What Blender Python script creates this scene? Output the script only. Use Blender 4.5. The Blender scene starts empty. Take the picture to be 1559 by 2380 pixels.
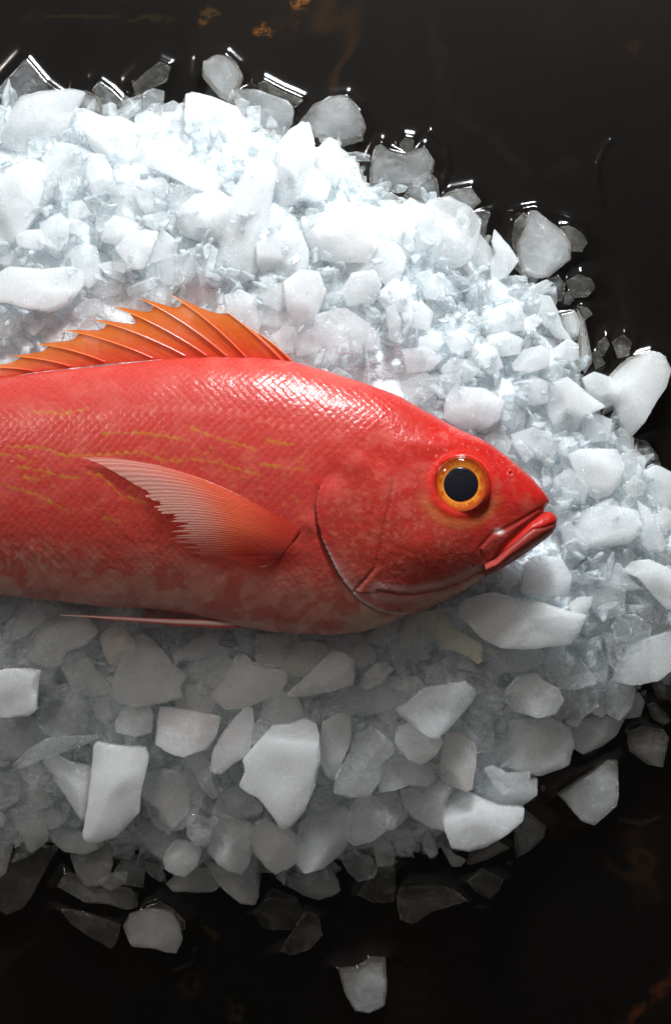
import bpy, math, random
import numpy as np
from mathutils import Vector

# ------------------------------------------------------------------ camera, world, lamps, exposure
sc = bpy.context.scene
COL = sc.collection
H = 1.30                      # camera height over the table (m)
S = 0.40 / 1559.0             # metres per photo pixel (1559 wide) at table height
U0, V0 = 779.5, 1190.0

cam_d = bpy.data.cameras.new("camera")
cam = bpy.data.objects.new("camera", cam_d)
COL.objects.link(cam)
cam.location = (0, 0, H)
cam_d.sensor_fit = 'VERTICAL'
cam_d.sensor_height = 36.0
cam_d.lens = 36.0 * H / (S * 2380)
cam_d.clip_start = 0.05
cam_d.clip_end = 50
sc.camera = cam

world = bpy.data.worlds.new("World")
sc.world = world
world.use_nodes = True
bg = world.node_tree.nodes["Background"]
wt = world.node_tree
wco = wt.nodes.new('ShaderNodeTexCoord')
wdp = wt.nodes.new('ShaderNodeVectorMath')
wdp.operation = 'DOT_PRODUCT'
wdp.inputs[1].default_value = (-0.22, 0.74, 0.635)
wmr = wt.nodes.new('ShaderNodeMapRange')
wmr.interpolation_type = 'SMOOTHSTEP'
wmr.inputs[1].default_value = 0.38
wmr.inputs[2].default_value = 1.0
wmr.inputs[3].default_value = 0.07
wmr.inputs[4].default_value = 0.30
wt.links.new(wco.outputs['Generated'], wdp.inputs[0])
wt.links.new(wdp.outputs['Value'], wmr.inputs[0])
wt.links.new(wmr.outputs[0], bg.inputs[1])
bg.inputs[0].default_value = (1.0, 0.95, 0.90, 1)


def area_lamp(name, loc, target, size, power, color):
    d = bpy.data.lights.new(name, 'AREA')
    d.shape = 'DISK'
    d.size = size
    d.energy = power
    d.color = color
    o = bpy.data.objects.new(name, d)
    COL.objects.link(o)
    o.location = loc
    o.rotation_euler = (Vector(target) - Vector(loc)).to_track_quat('-Z', 'Y').to_euler()
    return o


area_lamp("key_lamp", (0.12, 0.76, 0.43), (0, 0.0, 0.05), 0.15, 12.3, (0.90, 0.96, 1.0))
area_lamp("fill_lamp", (-0.62, 0.66, 0.95), (0, -0.05, 0.04), 0.14, 2.8, (1.0, 0.91, 0.83))

sc.view_settings.view_transform = 'Standard'
sc.view_settings.look = 'None'
sc.view_settings.exposure = 0
sc.view_settings.gamma = 1
sc.cycles.max_bounces = 18
sc.cycles.transmission_bounces = 10
sc.cycles.transparent_max_bounces = 48
sc.cycles.volume_bounces = 14
sc.cycles.use_adaptive_sampling = True
sc.cycles.adaptive_threshold = 0.02
sc.cycles.adaptive_min_samples = 24
sc.cycles.diffuse_bounces = 5
sc.cycles.glossy_bounces = 4
sc.cycles.sample_clamp_indirect = 6
sc.cycles.caustics_reflective = False

rng = np.random.default_rng(7)
random.seed(7)


# ------------------------------------------------------------------ helpers
def W(u, v, z):
    """photo pixel at height z -> world point"""
    k = S * (H - z) / H
    return (u - U0) * k, (V0 - v) * k, z


def P(x, y, z):
    k = H / (H - z) / S
    return U0 + x * k, V0 - y * k


def sstep(a, b, x):
    t = np.clip((x - a) / (b - a), 0, 1)
    return t * t * (3 - 2 * t)


_LAT = np.random.default_rng(3).random((256, 256))


def vnoise(x, y, seed=0):
    x = np.asarray(x, float) + seed * 17.31
    y = np.asarray(y, float) + seed * 9.77
    xi, yi = np.floor(x).astype(int), np.floor(y).astype(int)
    fx, fy = x - xi, y - yi
    fx, fy = fx * fx * (3 - 2 * fx), fy * fy * (3 - 2 * fy)
    g = lambda i, j: _LAT[i % 256, j % 256]
    return (g(xi, yi) * (1 - fx) + g(xi + 1, yi) * fx) * (1 - fy) + (g(xi, yi + 1) * (1 - fx) + g(xi + 1, yi + 1) * fx) * fy


def fbm(x, y, seed=0, oct=3):
    t, a, n = 0, 1, 0
    for o in range(oct):
        t = t + a * vnoise(x * 2 ** o, y * 2 ** o, seed + o * 3)
        n += a
        a *= .5
    return t / n


def dist_poly(px, py, pts, closed=False):
    d = np.full(np.shape(px), 1e9)
    n = len(pts)
    for i in range(n if closed else n - 1):
        ax, ay = pts[i]
        bx, by = pts[(i + 1) % n]
        dx, dy = bx - ax, by - ay
        t = np.clip(((px - ax) * dx + (py - ay) * dy) / (dx * dx + dy * dy + 1e-12), 0, 1)
        d = np.minimum(d, np.hypot(px - ax - t * dx, py - ay - t * dy))
    return d


def in_poly(px, py, pts):
    c = np.zeros(np.shape(px), bool)
    n = len(pts)
    for i in range(n):
        ax, ay = pts[i]
        bx, by = pts[(i + 1) % n]
        if ay == by:
            continue
        c ^= ((ay > py) != (by > py)) & (px < (bx - ax) * (py - ay) / (by - ay) + ax)
    return c


def sdist(px, py, pts):
    d = dist_poly(px, py, pts, True)
    return np.where(in_poly(px, py, pts), d, -d)      # positive inside


def curve(xs, ys, smooth=25):
    xs, ys = np.array(xs, float), np.array(ys, float)
    g = np.arange(xs[0], xs[-1] + 1)
    y = np.interp(g, xs, ys)
    k = smooth
    yp = np.concatenate([2 * y[0] - y[k:0:-1], y, 2 * y[-1] - y[-2:-k - 2:-1]])
    w = np.hanning(2 * k + 3)[1:-1]
    w /= w.sum()
    y2 = np.convolve(yp, w, 'valid')[:len(g)]
    return lambda q: np.interp(q, g, y2)


def link(name, me, mat=None, parent=None, smooth=True):
    o = bpy.data.objects.new(name, me)
    COL.objects.link(o)
    if mat:
        me.materials.append(mat)
    if parent is not None:
        o.parent = parent
    if smooth:
        me.polygons.foreach_set('use_smooth', np.ones(len(me.polygons), bool))
    return o


def mesh_np(name, V, F, solid=True):
    V = np.asarray(V, np.float32)
    F = np.asarray(F, np.int32)
    if solid:                                                  # faces outward: positive signed volume
        c0 = V.mean(0)
        a, b, c = V[F[:, 0]] - c0, V[F[:, 1]] - c0, V[F[:, 2]] - c0
        vol = np.einsum('ij,ij->i', a, np.cross(b, c)).sum()
        if F.shape[1] == 4:
            d = V[F[:, 3]] - c0
            vol += np.einsum('ij,ij->i', a, np.cross(c, d)).sum()
        if vol < 0:
            F = np.ascontiguousarray(F[:, ::-1])
    me = bpy.data.meshes.new(name)
    k = F.shape[1]
    me.vertices.add(len(V))
    me.vertices.foreach_set('co', V.ravel())
    me.loops.add(F.size)
    me.loops.foreach_set('vertex_index', F.ravel())
    me.polygons.add(len(F))
    me.polygons.foreach_set('loop_start', np.arange(0, F.size, k, dtype=np.int32))
    me.update(calc_edges=True)
    me.validate()
    return me


def grid_faces(n, m, wrap=False):
    i = np.arange(n - 1)[:, None]
    j = np.arange(m if wrap else m - 1)[None, :]
    j2 = (j + 1) % m
    a = i * m + j
    b = i * m + j2
    c = (i + 1) * m + j2
    d = (i + 1) * m + j
    return np.stack([a, b, c, d], -1).reshape(-1, 4)


def set_col(me, C, name='Col'):
    C = np.asarray(C, np.float32).reshape(-1, C.shape[-1])
    if C.shape[1] == 3:
        C = np.concatenate([C, np.ones((len(C), 1), np.float32)], 1)
    a = me.color_attributes.new(name, 'FLOAT_COLOR', 'POINT')
    a.data.foreach_set('color', C.ravel())


def tag(o, label=None, cat=None, group=None, kind=None):
    if label:
        o['label'] = label
    if cat:
        o['category'] = cat
    if group:
        o['group'] = group
    if kind:
        o['kind'] = kind
    return o


class NT:
    def __init__(self, name):
        self.m = bpy.data.materials.new(name)
        self.m.use_nodes = True
        self.t = self.m.node_tree
        self.t.nodes.clear()
        self.out = self.n('ShaderNodeOutputMaterial')

    def n(self, typ, **kw):
        nd = self.t.nodes.new(typ)
        for k, v in kw.items():
            setattr(nd, k, v)
        return nd

    def l(self, a, b):
        self.t.links.new(a, b)

    def val(self, sock, v):
        if hasattr(v, 'is_linked') or isinstance(v, bpy.types.NodeSocket):
            self.l(v, sock)
        else:
            sock.default_value = v

    def math(self, op, a, b=0.0, clamp=False):
        nd = self.n('ShaderNodeMath', operation=op, use_clamp=clamp)
        self.val(nd.inputs[0], a)
        self.val(nd.inputs[1], b)
        return nd.outputs[0]

    def noise(self, vec, scale, detail=2, rough=.5, dist=0.0):
        nd = self.n('ShaderNodeTexNoise')
        self.l(vec, nd.inputs['Vector'])
        nd.inputs['Scale'].default_value = scale
        nd.inputs['Detail'].default_value = detail
        nd.inputs['Roughness'].default_value = rough
        nd.inputs['Distortion'].default_value = dist
        return nd.outputs['Fac']

    def ramp(self, fac, a, b, lo=0.0, hi=1.0):
        nd = self.n('ShaderNodeMapRange', interpolation_type='SMOOTHSTEP')
        self.val(nd.inputs[0], fac)
        nd.inputs[1].default_value = a
        nd.inputs[2].default_value = b
        nd.inputs[3].default_value = lo
        nd.inputs[4].default_value = hi
        return nd.outputs[0]

    def mixc(self, fac, a, b, mode='MIX'):
        nd = self.n('ShaderNodeMix', data_type='RGBA', blend_type=mode)
        self.val(nd.inputs[0], fac)
        self.val(nd.inputs[6], a)
        self.val(nd.inputs[7], b)
        return nd.outputs[2]

    def mixs(self, fac, a, b):
        nd = self.n('ShaderNodeMixShader')
        self.val(nd.inputs[0], fac)
        self.l(a, nd.inputs[1])
        self.l(b, nd.inputs[2])
        return nd.outputs[0]

    def fres(self, f0, normal=None):
        """Schlick reflectance, the same from both sides of a thin skin"""
        g = self.n('ShaderNodeNewGeometry')
        d = self.n('ShaderNodeVectorMath', operation='DOT_PRODUCT')
        self.l(normal if normal is not None else g.outputs['Normal'], d.inputs[0])
        self.l(g.outputs['Incoming'], d.inputs[1])
        x = self.math('SUBTRACT', 1.0, self.math('ABSOLUTE', d.outputs['Value']), True)
        return self.math('ADD', self.math('MULTIPLY', self.math('POWER', x, 5.0), 1 - f0), f0, True)

    def bump(self, h, strength, dist, normal=None):
        nd = self.n('ShaderNodeBump')
        nd.inputs['Strength'].default_value = strength
        nd.inputs['Distance'].default_value = dist
        self.l(h, nd.inputs['Height'])
        if normal is not None:
            self.l(normal, nd.inputs['Normal'])
        return nd.outputs[0]


# ------------------------------------------------------------------ materials
def mat_ice():
    """wet ice: a glossy skin that lets light in, bubbles scattering it inside, crusts of frost here and there.
    The object's colour alpha is its clarity: clear pieces hold fewer bubbles."""
    T = NT('ice')
    oi = T.n('ShaderNodeObjectInfo')
    geo = T.n('ShaderNodeNewGeometry')
    pos = geo.outputs['Position']
    c = oi.outputs['Alpha']
    n1 = T.noise(pos, 90, 3, .6)
    n2 = T.noise(pos, 430, 3, .65)
    n3 = T.noise(pos, 850, 2, .6)
    patch = T.ramp(T.noise(pos, 52, 2, .5), .47, .56)
    h = T.math('ADD', T.math('MULTIPLY', n2, .5), T.math('MULTIPLY', T.math('MULTIPLY', n3, patch), 1.5))
    h = T.math('ADD', h, T.math('MULTIPLY', n1, .6))
    bmp = T.bump(h, 1.0, 0.0050)
    gl = T.n('ShaderNodeBsdfGlossy')
    T.l(T.ramp(T.noise(pos, 120, 2), .35, .65, .07, .15), gl.inputs['Roughness'])
    T.l(bmp, gl.inputs['Normal'])
    tr = T.n('ShaderNodeBsdfTransparent')
    fr = T.fres(.032)
    df = T.n('ShaderNodeBsdfDiffuse')
    df.inputs['Roughness'].default_value = .5
    T.l(oi.outputs['Color'], df.inputs['Color'])
    soft = T.bump(n1, .5, .0014)
    T.l(soft, df.inputs['Normal'])
    tl = T.n('ShaderNodeBsdfTranslucent')
    T.l(oi.outputs['Color'], tl.inputs['Color'])
    frost = T.mixs(.4, df.outputs[0], tl.outputs[0])
    ff = T.math('MULTIPLY', T.ramp(T.noise(pos, 70, 4, .65, .5), .42, .72), T.ramp(c, .05, .9, .16, .20))
    ff = T.math('ADD', ff, T.ramp(c, 0, .3, .05, .0))
    at = T.n('ShaderNodeAttribute', attribute_name='rim')
    crust = T.math('MULTIPLY', T.ramp(at.outputs['Fac'], .80, .98, 0, .40), T.ramp(T.noise(pos, 240, 3, .6), .40, .62))
    ff = T.math('ADD', ff, crust)
    ff = T.math('ADD', ff, T.ramp(n2, .52, .66, 0, .13), True)
    body = T.mixs(ff, tr.outputs[0], frost)
    T.l(T.mixs(fr, body, gl.outputs[0]), T.out.inputs[0])
    vs = T.n('ShaderNodeVolumeScatter')
    T.l(T.mixc(.72, oi.outputs['Color'], (1, 1, 1, 1)), vs.inputs['Color'])
    den = T.math('MULTIPLY', T.math('POWER', T.math('SUBTRACT', 1.0, c), 3.3), 260.0)
    T.l(T.math('ADD', den, 8.0), vs.inputs['Density'])
    vs.inputs['Anisotropy'].default_value = .1
    T.l(vs.outputs[0], T.out.inputs['Volume'])
    return T.m


def mat_chip():
    """crushed slivers: frosty, half clear, wet"""
    T = NT('ice_slivers')
    geo = T.n('ShaderNodeNewGeometry')
    pos = geo.outputs['Position']
    n2 = T.noise(pos, 500, 3, .65)
    bmp = T.bump(n2, 0.9, 0.0012)
    gl = T.n('ShaderNodeBsdfGlossy')
    gl.inputs['Roughness'].default_value = .12
    T.l(bmp, gl.inputs['Normal'])
    tr = T.n('ShaderNodeBsdfTransparent')
    tr.inputs[0].default_value = (.97, .985, .99, 1)
    fr = T.fres(.020, bmp)
    df = T.n('ShaderNodeBsdfDiffuse')
    df.inputs['Color'].default_value = (.93, .965, .98, 1)
    T.l(bmp, df.inputs['Normal'])
    tl = T.n('ShaderNodeBsdfTranslucent')
    tl.inputs['Color'].default_value = (.93, .965, .98, 1)
    T.l(bmp, tl.inputs['Normal'])
    frost = T.mixs(.5, df.outputs[0], tl.outputs[0])
    ff = T.ramp(T.noise(pos, 110, 2, .5), .3, .7, .18, .62)
    T.l(T.mixs(fr, T.mixs(ff, tr.outputs[0], frost), gl.outputs[0]), T.out.inputs[0])
    return T.m


def mat_core():
    T = NT('packed_ice')
    geo = T.n('ShaderNodeNewGeometry')
    pos = geo.outputs['Position']
    h = T.noise(pos, 120, 4, .6)
    p = T.n('ShaderNodeBsdfPrincipled')
    p.inputs['Base Color'].default_value = (.84, .89, .92, 1)
    p.inputs['Subsurface Weight'].default_value = 1
    p.inputs['Subsurface Radius'].default_value = (.8, 1, 1.1)
    p.inputs['Subsurface Scale'].default_value = .002
    p.inputs['Roughness'].default_value = .3
    p.inputs['IOR'].default_value = 1.31
    T.l(T.bump(h, 1.0, .006), p.inputs['Normal'])
    T.l(p.outputs[0], T.out.inputs[0])
    return T.m


def mat_table():
    T = NT('rusted_dark_metal')
    tc = T.n('ShaderNodeTexCoord')
    pos = tc.outputs['Object']
    base = T.mixc(T.ramp(T.noise(pos, 7, 4, .6, .6), .35, .7), (.0030, .0027, .0029, 1), (.0080, .0054, .0040, 1))
    base = T.mixc(T.ramp(T.noise(pos, 5, 2, .5, 1.0), .55, .75), base, (.012, .014, .020, 1))
    # thin rusty tide lines
    w = T.n('ShaderNodeTexNoise')
    T.l(pos, w.inputs['Vector'])
    w.inputs['Scale'].default_value = 4.2
    w.inputs['Detail'].default_value = 3
    w.inputs['Distortion'].default_value = 1.3
    d = T.math('ABSOLUTE', T.math('SUBTRACT', w.outputs['Fac'], .52))
    line = T.math('MULTIPLY', T.ramp(d, 0.0, .022, 1, 0), T.ramp(T.noise(pos, 6, 2), .45, .65))
    base = T.mixc(T.math('MULTIPLY', line, .55), base, (.055, .026, .010, 1))
    # fine speckle
    base = T.mixc(T.math('MULTIPLY', T.ramp(T.noise(pos, 420, 2, .7), .66, .8), .35), base, (.02, .016, .012, 1))
    # rust blooms, each at its own spot on the metal
    wob = T.n('ShaderNodeTexNoise')
    T.l(pos, wob.inputs['Vector'])
    wob.inputs['Scale'].default_value = 70
    wob.inputs['Detail'].default_value = 3
    add = T.n('ShaderNodeVectorMath', operation='MULTIPLY_ADD')
    T.l(wob.outputs['Color'], add.inputs[0])
    add.inputs[1].default_value = (.022, .022, 0)
    T.l(pos, add.inputs[2])
    for (u, v, r, c, k) in RUST:
        x, y, _ = W(u, v, 0)
        vd = T.n('ShaderNodeVectorMath', operation='DISTANCE')
        T.l(add.outputs[0], vd.inputs[0])
        vd.inputs[1].default_value = (x + .011, y + .011, 0)
        f = T.math('MULTIPLY', T.ramp(vd.outputs['Value'], r * .35, r, k, 0), T.ramp(T.noise(pos, 260, 3, .7), .38, .58))
        base = T.mixc(f, base, c)
    for (x0, y0, x1, y1, wd, c, k) in STREAK:
        ax, ay, _ = W(x0, y0, 0)
        bx, by, _ = W(x1, y1, 0)
        L = math.hypot(bx - ax, by - ay)
        nx, ny = -(by - ay) / L, (bx - ax) / L
        dp = T.n('ShaderNodeVectorMath', operation='DOT_PRODUCT')
        T.l(add.outputs[0], dp.inputs[0])
        dp.inputs[1].default_value = (nx, ny, 0)
        off = nx * (ax + .011) + ny * (ay + .011)
        dd = T.math('ABSOLUTE', T.math('SUBTRACT', dp.outputs['Value'], off))
        tp = T.n('ShaderNodeVectorMath', operation='DOT_PRODUCT')
        T.l(pos, tp.inputs[0])
        tp.inputs[1].default_value = ((bx - ax) / L, (by - ay) / L, 0)
        along = T.math('SUBTRACT', tp.outputs['Value'], ((bx - ax) * ax + (by - ay) * ay) / L)
        m = T.math('MULTIPLY', T.ramp(along, -.01, .02), T.ramp(along, L - .02, L + .01, 1, 0))
        f = T.math('MULTIPLY', T.math('MULTIPLY', T.ramp(dd, 0, wd, k, 0), m), T.ramp(T.noise(pos, 60, 3, .6), .3, .55))
        base = T.mixc(f, base, c)
    p = T.n('ShaderNodeBsdfPrincipled')
    T.l(base, p.inputs['Base Color'])
    p.inputs['Roughness'].default_value = .5
    p.inputs['Specular IOR Level'].default_value = .12
    T.l(T.bump(T.noise(pos, 160, 4, .6), .10, .001), p.inputs['Normal'])
    T.l(p.outputs[0], T.out.inputs[0])
    return T.m


def mat_water():
    T = NT('melt_water')
    geo = T.n('ShaderNodeNewGeometry')
    pos = geo.outputs['Position']
    b = T.bump(T.noise(pos, 28, 2), .06, .004)
    gl = T.n('ShaderNodeBsdfGlossy')
    gl.inputs['Roughness'].default_value = .12
    gl.inputs['Color'].default_value = (1, 1, 1, 1)
    T.l(b, gl.inputs['Normal'])
    tr = T.n('ShaderNodeBsdfTransparent')
    tr.inputs[0].default_value = (.72, .69, .65, 1)
    fr = T.fres(.021, b)
    T.l(T.mixs(fr, tr.outputs[0], gl.outputs[0]), T.out.inputs[0])
    return T.m


def mat_fish(name='fish_skin', rough=.34, sss=.15, coat=.38, coatr=.15, bump=.25):
    T = NT(name)
    at = T.n('ShaderNodeAttribute', attribute_name='Col')
    geo = T.n('ShaderNodeNewGeometry')
    pos = geo.outputs['Position']
    n = T.noise(pos, 900, 3, .6)
    n2 = T.noise(pos, 260, 3, .6)
    col = T.mixc(T.ramp(n, .3, .75, 0, .15), at.outputs['Color'], (.95, .45, .35, 1), 'OVERLAY')
    p = T.n('ShaderNodeBsdfPrincipled')
    T.l(col, p.inputs['Base Color'])
    p.inputs['Subsurface Weight'].default_value = sss
    p.inputs['Subsurface Radius'].default_value = (1, .35, .25)
    p.inputs['Subsurface Scale'].default_value = .004
    T.l(T.ramp(n2, .3, .7, rough - .1, rough + .12), p.inputs['Roughness'])
    p.inputs['Specular IOR Level'].default_value = .16
    p.inputs['Coat Weight'].default_value = coat
    p.inputs['Coat Roughness'].default_value = coatr
    bb = T.bump(T.math('ADD', n, T.math('MULTIPLY', n2, 1.2)), bump, .0006)
    T.l(bb, p.inputs['Normal'])
    T.l(bb, p.inputs['Coat Normal'])
    T.l(p.outputs[0], T.out.inputs[0])
    return T.m


def mat_fin(tls=.5):
    """thin fin skin: lets light through; its vertex alpha is how dense the skin is"""
    T = NT('fin_skin')
    at = T.n('ShaderNodeAttribute', attribute_name='Col')
    p = T.n('ShaderNodeBsdfPrincipled')
    T.l(at.outputs['Color'], p.inputs['Base Color'])
    p.inputs['Roughness'].default_value = .3
    p.inputs['Coat Weight'].default_value = .5
    p.inputs['Coat Roughness'].default_value = .12
    geo = T.n('ShaderNodeNewGeometry')
    bb = T.bump(T.noise(geo.outputs['Position'], 500, 3), .4, .0006)
    T.l(bb, p.inputs['Normal'])
    tl = T.n('ShaderNodeBsdfTranslucent')
    T.l(at.outputs['Color'], tl.inputs[0])
    tr = T.n('ShaderNodeBsdfTransparent')
    T.l(T.mixc(.45, (1, 1, 1, 1), at.outputs['Color']), tr.inputs[0])
    a = T.mixs(tls, p.outputs[0], tl.outputs[0])
    T.l(T.mixs(at.outputs['Alpha'], tr.outputs[0], a), T.out.inputs[0])
    return T.m


def mat_gloss(name, col, rough, coat=1.0):
    T = NT(name)
    p = T.n('ShaderNodeBsdfPrincipled')
    geo = T.n('ShaderNodeNewGeometry')
    n = T.noise(geo.outputs['Position'], 300, 2)
    T.l(T.mixc(T.math('MULTIPLY', n, .5), (*col, 1), (*[c * .6 for c in col], 1)), p.inputs['Base Color'])
    p.inputs['Roughness'].default_value = rough
    p.inputs['Coat Weight'].default_value = coat
    p.inputs['Coat Roughness'].default_value = .04
    T.l(p.outputs[0], T.out.inputs[0])
    return T.m


ORG = (.26, .10, .022, 1)
YEL = (.10, .075, .012, 1)
RUST = [(702, 12, .0065, ORG, .9), (612, 72, .0065, ORG, .75), (486, 34, .006, (.10, .05, .015, 1), .6), (470, 45, .004, ORG, .4),
        (668, 45, .014, (.020, .012, .008, 1), .6), (690, 62, .003, (.08, .008, .006, 1), .6), (1475, 110, .008, (.04, .016, .008, 1), .5),
        (1250, 580, .008, (.03, .006, .005, 1), .5), (545, 2345, .010, YEL, .5), (440, 2290, .014, (.05, .04, .008, 1), .5), (490, 2165, .005, YEL, .5),
        (1310, 1860, .028, (.05, .022, .006, 1), .6), (1130, 1905, .018, (.05, .022, .006, 1), .5), (960, 2290, .03, (.018, .011, .004, 1), .6),
        (330, 2200, .03, (.018, .012, .004, 1), .6)]
STREAK = [(1440, 2400, 1600, 2215, .006, (.12, .038, .010, 1), .85), (40, 42, 420, 40, .003, (.035, .024, .008, 1), .6),
          (1000, 40, 1030, 250, .007, (.014, .009, .005, 1), .6), (1030, 250, 1250, 410, .006, (.016, .010, .005, 1), .6),
          (1250, 410, 1400, 360, .006, (.014, .009, .005, 1), .6), (1430, 640, 1500, 900, .004, (.024, .010, .004, 1), .6),
          (1110, 1875, 1330, 1905, .009, (.045, .020, .006, 1), .6)]

ICE = mat_ice()
CORE = mat_core()
CHIP = mat_chip()
SKIN = mat_fish()
FIN = mat_fin()

# ------------------------------------------------------------------ table
bm_x = 1.4
me = mesh_np('table_top', [(-bm_x, -bm_x, 0), (bm_x, -bm_x, 0), (bm_x, bm_x, 0), (-bm_x, bm_x, 0)], [[0, 1, 2, 3]], False)
tag(link('table_surface', me, mat_table(), smooth=False), 'dark rust-stained metal tabletop under shallow meltwater', kind='structure')

# ------------------------------------------------------------------ ice pile shape
PILE = [(-900, 330), (-300, 250), (0, 205), (100, 225), (250, 240), (400, 225), (560, 225), (700, 300), (850, 330), (900, 430), (1010, 440),
        (1090, 480), (1150, 570), (1280, 660), (1350, 780), (1400, 880), (1440, 960), (1480, 1030), (1570, 1080), (1640, 1180), (1640, 1480),
        (1540, 1600), (1440, 1680), (1330, 1730), (1260, 1850), (1180, 1950), (1060, 2000), (900, 2020), (760, 2040), (620, 2070), (420, 2060),
        (300, 2010), (150, 1990), (0, 2010), (-300, 1990), (-900, 1800)]
PILE_W = [W(u, v, 0)[:2] for u, v in PILE]
HMAX, HL = .050, .042


def pile_h(x, y):
    d = sdist(np.asarray(x, float), np.asarray(y, float), PILE_W)
    return np.where(d > 0, HMAX * (1 - np.exp(-np.maximum(d, 0) / HL)), np.minimum(d, 0) * .5)


def ico(level):
    t = (1 + 5 ** .5) / 2
    V = [(-1, t, 0), (1, t, 0), (-1, -t, 0), (1, -t, 0), (0, -1, t), (0, 1, t), (0, -1, -t), (0, 1, -t), (t, 0, -1), (t, 0, 1), (-t, 0, -1), (-t, 0, 1)]
    F = [(0, 11, 5), (0, 5, 1), (0, 1, 7), (0, 7, 10), (0, 10, 11), (1, 5, 9), (5, 11, 4), (11, 10, 2), (10, 7, 6), (7, 1, 8), (3, 9, 4), (3, 4, 2), (3, 2, 6), (3, 6, 8), (3, 8, 9), (4, 9, 5), (2, 4, 11), (6, 2, 10), (8, 6, 7), (9, 8, 1)]
    V = [np.array(v) / np.linalg.norm(v) for v in V]
    for _ in range(level):
        cache, G = {}, []

        def mid(a, b):
            k = (min(a, b), max(a, b))
            if k not in cache:
                m = V[a] + V[b]
                V.append(m / np.linalg.norm(m))
                cache[k] = len(V) - 1
            return cache[k]
        for a, b, c in F:
            ab, bc, ca = mid(a, b), mid(b, c), mid(c, a)
            G += [(a, ab, ca), (b, bc, ab), (c, ca, bc), (ab, bc, ca)]
        F = G
    return np.array(V), np.array(F, np.int32)


ICO = {k: ico(k) for k in (2, 3, 4, 5)}


def waves(D, r, n, f0, f1):
    """smooth 3-D noise on directions D as a sum of random plane waves, about unit size"""
    o = np.zeros(len(D))
    for _ in range(n):
        k = r.normal(size=3)
        k *= r.uniform(f0, f1) / np.linalg.norm(k)
        o += np.sin(D @ k + r.uniform(0, 6.28)) / math.sqrt(n)
    return o


RIM = [None]


def set_rim(me, q):
    a = me.attributes.new('rim', 'FLOAT', 'POINT')
    a.data.foreach_set('value', np.asarray(q, np.float32))


def ice_shape(poly, hz, level, seed, jag=.02, dish=0.0, pbox=6):
    """poly: (n,2) outline in metres about its own centre -> verts, faces of a faceted, conchoidally broken piece"""
    r = np.random.default_rng(seed)
    D, F = ICO[level]
    poly = np.asarray(poly, float)
    c = np.cov(poly.T)
    w, E = np.linalg.eigh(c)
    if np.linalg.det(E) < 0:
        E[:, 0] *= -1                                          # keep faces outward
    sd = np.sqrt(np.maximum(w, 1e-9)) * 1.4142
    q = (poly @ E) / sd                                       # whitened outline
    th = np.arctan2(D[:, 1], D[:, 0])
    TB = np.linspace(-math.pi, math.pi, 361)
    cx, sy = np.cos(TB), np.sin(TB)
    R = np.zeros(361)
    n = len(q)
    for i in range(n):
        a, b = q[i], q[(i + 1) % n]
        e = b - a
        den = cx * e[1] - sy * e[0]
        den = np.where(np.abs(den) < 1e-9, 1e-9, den)
        t = (a[0] * e[1] - a[1] * e[0]) / den
        s_ = (a[0] * sy - a[1] * cx) / den
        ok = (t > 0) & (s_ >= -1e-6) & (s_ <= 1 + 1e-6)
        R = np.where(ok, np.maximum(R, t), R)
    R = np.where(R <= 0, .5, R)
    k = np.array([1, 2, 3, 2, 1.]) / 9
    R = np.convolve(np.concatenate([R[-3:-1], R, R[1:3]]), k, 'valid')
    jn = sum(r.normal() * np.sin(m * TB + r.uniform(0, 6.28)) / m ** .6 for m in (5, 8, 11, 15, 20, 27, 36, 47))
    R = R * (1 + jag * jn * .5)
    Rt = np.interp(th, TB, R)
    rho = np.hypot(D[:, 0], D[:, 1])
    top = D[:, 2] > 0
    terms = (rho / Rt) ** pbox + (np.abs(D[:, 2]) / np.where(top, 1.0, .8)) ** pbox
    pf = 16
    # broken facets: a few over the top, a few under
    for _ in range(r.integers(2, 5)):
        az, el = r.uniform(0, 6.28), r.uniform(.5, 1.25)
        nn = np.array([math.cos(az) * math.cos(el), math.sin(az) * math.cos(el), math.sin(el)])
        h = r.uniform(.62, .92)
        terms = terms + (np.maximum(D @ nn, 0) / h) ** pf
    rad = terms ** (-1 / pbox)
    # facets again as true crisp cuts
    ncut = r.integers(3, 6)
    for ic in range(ncut):
        az, el = r.uniform(0, 6.28), r.uniform(.35, 1.25) * (1 if r.random() < .7 else -1)
        if ic == 0:
            el = r.uniform(1.1, 1.5)                          # one broad, tilted break across the top
        nn = np.array([math.cos(az) * math.cos(el), math.sin(az) * math.cos(el), math.sin(el)])
        h = r.uniform(.45, .68) if ic == 0 else r.uniform(.6, .9)
        dn = D @ nn
        cut = np.where(dn > 1e-3, h / np.maximum(dn, 1e-3), 9)
        full = rad
        soft = -np.logaddexp(-rad * 70, -cut * 70) / 70
        # keep the outline: fade the cut towards the equator
        kq = sstep(.10, .45, np.abs(D[:, 2]))
        rad = full * (1 - kq) + np.minimum(full, soft) * kq
    # conchoidal scoops
    for _ in range(r.integers(1, 4)):
        az, el = r.uniform(0, 6.28), r.uniform(.45, 1.4)
        nn = np.array([math.cos(az) * math.cos(el), math.sin(az) * math.cos(el), math.sin(el)])
        g = np.clip((D @ nn - .72) / .28, 0, 1)
        rad = rad * (1 - r.uniform(.06, .2) * g * g * (3 - 2 * g))
    if dish > 0:
        g = sstep(.55, .85, D[:, 2])
        rad = rad * (1 - dish * g)
    rad = rad * (1 + .010 * waves(D, r, 10, 4, 9) + .005 * waves(D, r, 12, 12, 26) + .004 * waves(D, r, 10, 30, 50))
    X = D * rad[:, None]
    RIM[0] = np.clip(rad * rho / Rt, 0, 1.1) * (.85 + .15 * np.sin(3 * th + 5 * D[:, 2] + seed))
    xy = (X[:, :2] * sd) @ E.T
    return np.column_stack([xy, X[:, 2] * hz]), F


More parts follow.
